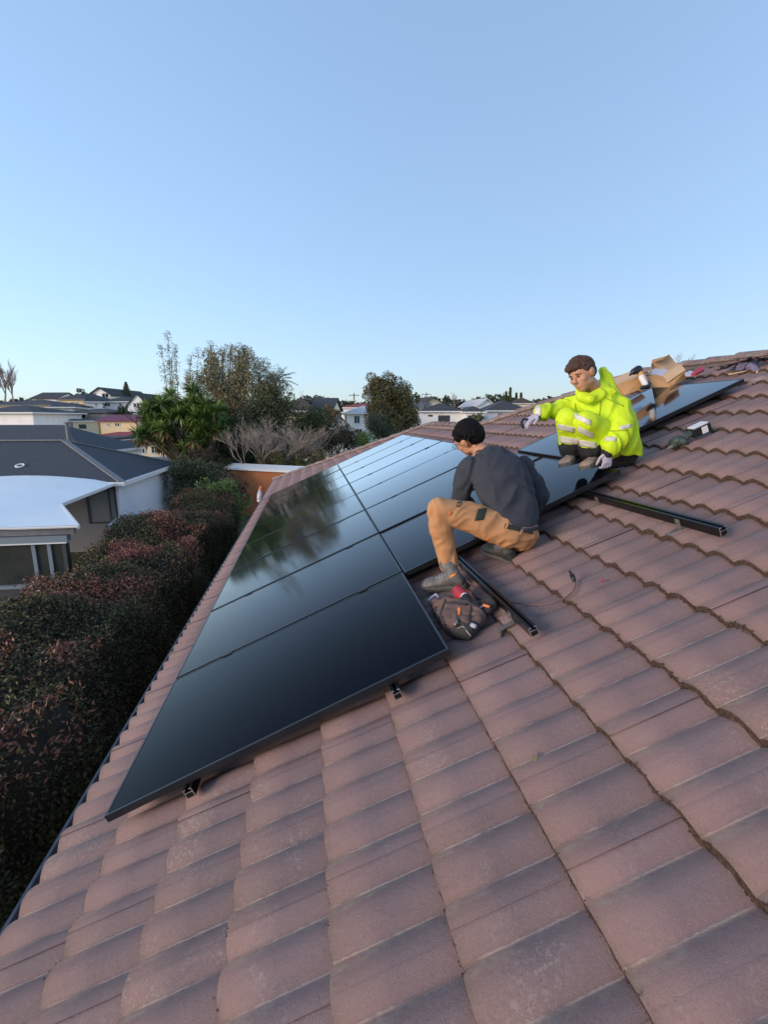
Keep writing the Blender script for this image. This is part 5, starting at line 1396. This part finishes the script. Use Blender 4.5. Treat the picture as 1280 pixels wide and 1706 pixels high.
# black and white tool leaning between them
tl = empty('hand_tool', P(1078, 645, 4.95), 'black and white hand tool leaning between the two cardboard boxes', 'tool')
mb = MB(); mb.limb([P(1057, 619, 4.93), P(1064, 616, 4.95), P(1068, 622, 4.95)], [.035, .045, .03]); mb.limb([P(1056, 620, 4.93), P(1050, 625, 4.93)], [.02, .010]); link('head', remesh(mb, .006, 2), M['black_plastic'], tl)
mb = MB(); mb.limb([P(1067, 621, 4.94), P(1073, 631, 4.93)], [.030, .034]); link('collar', remesh(mb, .006, 2), M['card'], tl)
mb = MB(); mb.limb([P(1070, 629, 4.92), P(1076, 640, 4.91)], [.032, .030]); link('grip', remesh(mb, .006, 2), M['white_plastic'], tl)
mb = MB(); mb.limb([P(1073, 633, 4.91), P(1083, 640, 4.92), P(1080, 644, 4.9), P(1070, 646, 4.9)], [.020, .022, .026, .02]); link('trigger_guard', remesh(mb, .006, 2), M['black_plastic'], tl)
# tool bag --------------------------------------------------------
tb = empty('tool_bag', RP(770, 1040, -.12), 'brown canvas tool bag with orange tags lying open beside the nearest panel', 'bag')
def rq(px, py, h): p = RP(px, py, -.10); return P(px, py, DP(p) - h)
mb = MB()
mb.limb([rq(738, 1018, .04), rq(752, 1014, .05), rq(775, 1025, .06), rq(793, 1026, .05)], [.062, .070, .076, .055])
mb.limb([rq(744, 1026, .04), rq(760, 1038, .05), rq(778, 1044, .045)], [.060, .070, .055])
mb.limb([rq(729, 1008, .035), rq(745, 1022, .045)], [.040, .052])
body = link('body', remesh(mb, .0065, 3, .016, 9, 6.2), M['bag'], tb)
mb = MB(); mb.limb([rq(765, 1052, .05), rq(779, 1054, .045), rq(788, 1045, .05)], [.040, .038, .035]); link('base_pocket', remesh(mb, .006, 3, .006, 14, 1.2), M['bag_dark'], tb)
mb = MB(); mb.limb([rq(787, 1040, .06), rq(798, 1034, .06), rq(803, 1026, .055)], [.030, .030, .026]); link('pouch', remesh(mb, .006, 3, .005, 14, 2.2), M['bag'], tb)
mb = MB(); mb.limb([rq(806, 1005, .05), rq(818, 1002, .05), rq(822, 1008, .05), rq(812, 1018, .05), rq(800, 1014, .06)], [.026, .026, .026, .024, .022]); link('pouch', remesh(mb, .006, 3, .005, 14, 5.2), M['bag_dark'], tb)
mb = MB(); mb.tube([rq(768, 1012, .13), rq(780, 1016, .135), rq(793, 1017, .12), rq(806, 1009, .11), rq(814, 1010, .10)], .006, 6); mb.build('strap', mat('blue grey strap', (.14, .16, .20), .6), tb, True)
mb = MB(); mb.tube([rq(742, 1000, .14), rq(727, 1013, .12), rq(729, 1027, .11), rq(744, 1037, .11)], .008, 6); mb.build('strap', M['bag_dark'], tb, True)
mb = MB(); mb.tube([rq(762, 1048, .12), rq(772, 1043, .125), rq(785, 1060, .06)], .005, 6); mb.build('buckle', M['galv'], tb, True)
mb = MB(); mb.tube([rq(714, 1002, .06), rq(719, 996, .07), rq(727, 990, .07), rq(731, 996, .06), rq(722, 1003, .06)], .009, 6); mb.build('buckle', M['glove'], tb, True)
mb = MB(); mb.tube([rq(760, 1030, .17), rq(762, 1036, .16), rq(758, 1042, .15)], .008, 6); mb.build('clip', M['galv'], tb, True)
mb = MB(); mb.tube([rq(786, 1041, .11), rq(793, 1044, .10)], .012, 6); mb.build('clip', M['glove'], tb, True)
hb2 = surf(body)
for k, (q) in enumerate((((763, 1012), (768, 1012), (767, 1024), (763, 1024)), ((808, 1008), (816, 1010), (815, 1013), (808, 1011)))):
    if k == 0: decal('orange_tag', hb2, q, M['orange'], tb, .004, 4)
mb = MB(); mb.tube([rq(806, 1008, .12), rq(816, 1011, .11)], .008, 6); mb.build('orange_tag', M['orange'], tb, True)
for q_ in (((741, 998), (744, 998), (736, 1022), (733, 1022)), ((733, 1022), (736, 1022), (744, 1042), (741, 1043)), ((760, 1034), (764, 1033), (790, 1046), (786, 1050)), ((784, 1008), (787, 1008), (784, 1036), (780, 1036)), ((742, 1002), (780, 1006), (780, 1009), (742, 1005))):
    decal('seam_tape', hb2, q_, M['bag_dark'], tb, .004, 5)
# red driver in the bag
dr = empty('power_driver', rq(772, 998, .15), 'small red and black power driver stuck in the top of the tool bag', 'tool')
mb = MB(); mb.limb([rq(764, 985, .15), rq(772, 994, .15)], [.036, .038]); mb.limb([rq(766, 984, .14), rq(763, 998, .10)], [.030, .030]); link('housing', remesh(mb, .005, 2), M['red'], dr)
mb = MB(); mb.limb([rq(773, 993, .165), rq(776, 996, .165)], [.026, .022]); link('label', remesh(mb, .005, 2), M['white_plastic'], dr)
mb = MB(); mb.limb([rq(777, 998, .16), rq(784, 1005, .155)], [.031, .016]); link('nose', remesh(mb, .005, 2), M['black_plastic'], dr)
# battery tool on the tiles, right -------------------------------------
bt = empty('cordless_tool', RP(1150, 730, -.12), 'dark green cordless tool with a black and white battery lying on the right tiles', 'tool')
c0 = RP(1168, 727, -.10); c1 = c0 + NV * .05
a_ = V(S(0, 1)) ; ux = V(UV_); uy = Vector((0, 1, 0)); un = V(NV)
def obox(c, ax, ay, az, name, m, parent, bev=.006):
    mb = MB(); c = V(c); ax, ay, az = V(ax), V(ay), V(az)
    mb.hexa([c - ax - ay - az, c + ax - ay - az, c + ax + ay - az, c - ax + ay - az, c - ax - ay + az, c + ax - ay + az, c + ax + ay + az, c - ax + ay + az])
    o = mb.build(name, m, parent); b = o.modifiers.new('b', 'BEVEL'); b.width = bev; b.segments = 2; return o
d_l = (V(P(1185, 716, 3.9)) - V(P(1155, 732, 3.9))).normalized(); d_l = (d_l - un * d_l.dot(un)).normalized(); d_s = un.cross(d_l)
cc_ = V(c0) + un * .052
obox(cc_, d_l * .072, d_s * .042, un * .034, 'battery', M['black_plastic'], bt)
obox(cc_ + un * .040, d_l * .060, d_s * .036, un * .007, 'battery_latch', M['winframe'], bt, .004)
sgn = 1 if d_s.dot(V(CAM) - cc_) > 0 else -1
obox(cc_ + d_s * sgn * .0435 + d_l * .015, d_l * .024, d_s * .002, un * .026, 'label', M['white_plastic'], bt, .001)
mb = MB(); e0 = cc_ - d_l * .07; mb.limb([e0, e0 - d_l * .07 - un * .012, e0 - d_l * .12 - un * .006, e0 - d_l * .15 - un * .028], [.026, .030, .040, .024]); mb.limb([e0 - d_l * .11, e0 - d_l * .12 + d_s * .06 - un * .02], [.034, .026]); mb.limb([e0 - d_l * .11, e0 - d_l * .10 - d_s * .05 - un * .02], [.030, .022]); mb.limb([e0 - d_l * .03 + un * .02, e0 - d_l * .06 + un * .03], [.012, .010]); link('grip', remesh(mb, .006, 2, .003, 20, 4), M['green_plastic'], bt)
mb = MB(); mb.limb([e0 - d_l * .15 - un * .030, e0 - d_l * .20 - un * .032], [.018, .009]); link('chuck', remesh(mb, .005, 2), M['galv'], bt)
# cable with plug
cb = empty('cable', RP(900, 1010, -.12), 'thin brown cable with a black plug curling over the tiles beside the rail', 'cable')
pts = [RP(x, y, h) for x, y, h in ((772, 962, -.07), (800, 985, -.085), (824, 997, -.09), (852, 1003, -.095), (885, 1007, -.10), (918, 1005, -.10), (940, 997, -.10), (955, 985, -.095), (960, 974, -.09), (957, 966, -.08))]
def smooth_pts(p, n=5):
    out = []; p = [V(q) for q in p]
    for i in range(len(p) - 1):
        p0, p1, p2, p3 = p[max(i - 1, 0)], p[i], p[i + 1], p[min(i + 2, len(p) - 1)]
        for k in range(n):
            t = k / n; out.append(.5 * ((2 * p1) + (p2 - p0) * t + (2 * p0 - 5 * p1 + 4 * p2 - p3) * t * t + (3 * p1 - p0 - 3 * p2 + p3) * t ** 3))
    return out + [p[-1]]
mb = MB(); mb.tube(smooth_pts(pts), .0042, 6); mb.build('lead', M['cable_brown'], cb, True)
mb = MB(); mb.limb([RP(957, 966, -.075), RP(954, 959, -.065)], [.011, .013]); mb.limb([RP(954, 959, -.065), RP(950, 952, -.05)], [.008, .006]); mb.build('plug', M['black_plastic'], cb, True)
# leaf
q = RP(890, 1265, -.118); mb = MB(); lf = M['hivis']
t1, t2 = ux * .010 + uy * .017, uy * .006 - ux * .008
mb.add([V(q) - t1, V(q) + t2 + un * .004, V(q) + t1 + un * .005, V(q) - t2 * 1.2 + un * .002, V(q) + un * .001], [(0, 1, 4), (1, 2, 4), (2, 3, 4), (3, 0, 4)])
tag(mb.build('fallen_leaf', mat('dry yellow leaf', (.26, .22, .09), .7, (.14, .10, .04), 60)), 'single dry yellowish leaf lying on the bare tiles', 'leaf')
# debris specks on the tiles: pale chips
for i, (x, y, s, lb) in enumerate(((1005, 968, .010, 'small pale chip on the tiles right of the cable plug'),)):
    q = V(RP(x, y, -.11)); mb = MB(); mb.hexa([q + ux * a * s + uy * b * s * .6 + un * c * s * .4 for a, b, c in ((-1, -1, 0), (1, -1, 0), (1, 1, 0), (-1, 1, 0), (-1, -1, 1), (1, -1, 1), (1, 1, 1), (-1, 1, 1))]); tag(mb.build('red_chip', M['red']), 'tiny red chip lying on the tiles right of the cable plug', 'chip')
# small white and orange thing caught on the gutter
rg = empty('crumpled_wrapper', P(414, 862, 11.2), 'small white and orange crumpled wrapper caught on the far gutter', 'wrapper')
q = V((gx - .08, 9.9, gz + .02)); mb = MB(); mb.limb([q + Vector((0, 0, .0)), q + Vector((.02, .05, .16)), q + Vector((.02, .1, .24))], [.045, .055, .04]); link('sheet', remesh(mb, .012, 1, .03, 14, 3), M['film'], rg)
mb = MB(); mb.limb([q + Vector((.03, .08, .26)), q + Vector((.05, .1, .34))], [.028, .02]); link('cap', remesh(mb, .012, 1, .02, 14, 3), M['orange'], rg)
# things on the ridge, top right
rdg = V(S(UR, 0, CB)) 
def ridge_pt(x, y, dd): return V(P(x, y, dd))
bc = empty('cloth_bundle', P(1245, 605, 4.9), 'crumpled blue grey jacket lying on the roof ridge at the right', 'cloth')
mb = MB(); mb.limb([P(1233, 613, 4.75), P(1243, 608, 4.8), P(1256, 607, 4.8), P(1262, 614, 4.75)], [.030, .050, .050, .04]); mb.limb([P(1254, 612, 4.7), P(1262, 619, 4.65)], [.045, .035]); link('folds', remesh(mb, .008, 2, .022, 16, 2), mat('blue grey cloth', (.10, .14, .22), .9, (.20, .16, .24), 8), bc)
mats_ = (M['black_plastic'], M['cable_brown'], M['rail'], M['cable_brown'])
cl = empty('cable_tangle', P(1240, 600, 4.9), 'tangle of brown and black cables thrown over the ridge at the right edge', 'cables')
r5 = random.Random(6)
for k in range(11):
    x0 = r5.uniform(1185, 1225); pts = []
    for j in range(7):
        x = x0 + j * r5.uniform(9, 15); y = 622 - 27 * math.sin(min(3.14, (x - 1180) / 55)) * r5.uniform(.75, 1.0) + r5.uniform(-2, 2) if x < 1350 else 600
        y = min(y, 626); pts.append(P(x, y, 4.95 - j * .06 + r5.uniform(-.05, .05)))
    mb = MB(); mb.tube(smooth_pts(pts, 4), r5.choice((.006, .009, .012)), 5); mb.build('cable', mats_[k % 4], cl, True)
for (nm, lb, cat, pts, r_, m_) in (
    ('strap', 'pale grey strap lying beside the blue grey jacket on the roof', 'strap', [(1208, 620, 4.75), (1222, 613, 4.8), (1232, 608, 4.85)], .012, M['galv']),
    ('strap', 'pale yellow strap end at the right edge of the roof top', 'strap', [(1262, 621, 4.6), (1272, 616, 4.6), (1285, 622, 4.5), (1300, 618, 4.5)], .016, M['card_pale']),
    ('stick', 'thin pale wooden batten lying across the roof below the jacket', 'stick', [(1215, 624, 4.7), (1240, 619, 4.7), (1252, 616, 4.7)], .007, M['card_pale'])):
    mb = MB(); mb.tube([P(*p) for p in pts], r_, 6); tag(mb.build(nm, m_, None, True), lb, cat)
mb = MB(); mb.limb([P(1252, 640, 4.35), P(1268, 634, 4.35), P(1290, 637, 4.3)], [.03, .045, .04]); o = link('cloth', remesh(mb, .008, 2, .010, 10, 4), mat('tan grey rag', (.28, .22, .19), .9, (.2, .15, .13), 8)); tag(o, 'tan grey rag lying on the tiles at the right edge below the cables', 'rag')
rp_ = sheet('red_bag', [(1152, 624, 5.0), (1166, 614, 5.1), (1174, 611, 5.15), (1174, 617, 5.05), (1160, 624, 4.95)], M['red'], None, .012); tag(rp_, 'small red plastic bag lying near the ridge right of the cardboard', 'bag')
rp_ = sheet('clear_wrap', [(1142, 622, 5.02), (1150, 618, 5.1), (1158, 621, 5.05), (1152, 627, 4.98), (1144, 627, 4.98)], M['film'], None, .006); tag(rp_, 'scrap of pale plastic wrap between the cardboard and the red bag', 'wrap')
# small black clamp held out by the hi-vis worker
hc = MB(); hc.limb([P(884, 700, 3.6), P(873, 698, 3.58), P(869, 705, 3.58), P(872, 712, 3.58)], [.008, .010, .012, .010], 0, 8)
tag(link('panel_clamp', remesh(hc, .004, 1), M['black_plastic']), 'small black panel clamp held in the outstretched gloved hand', 'clamp')
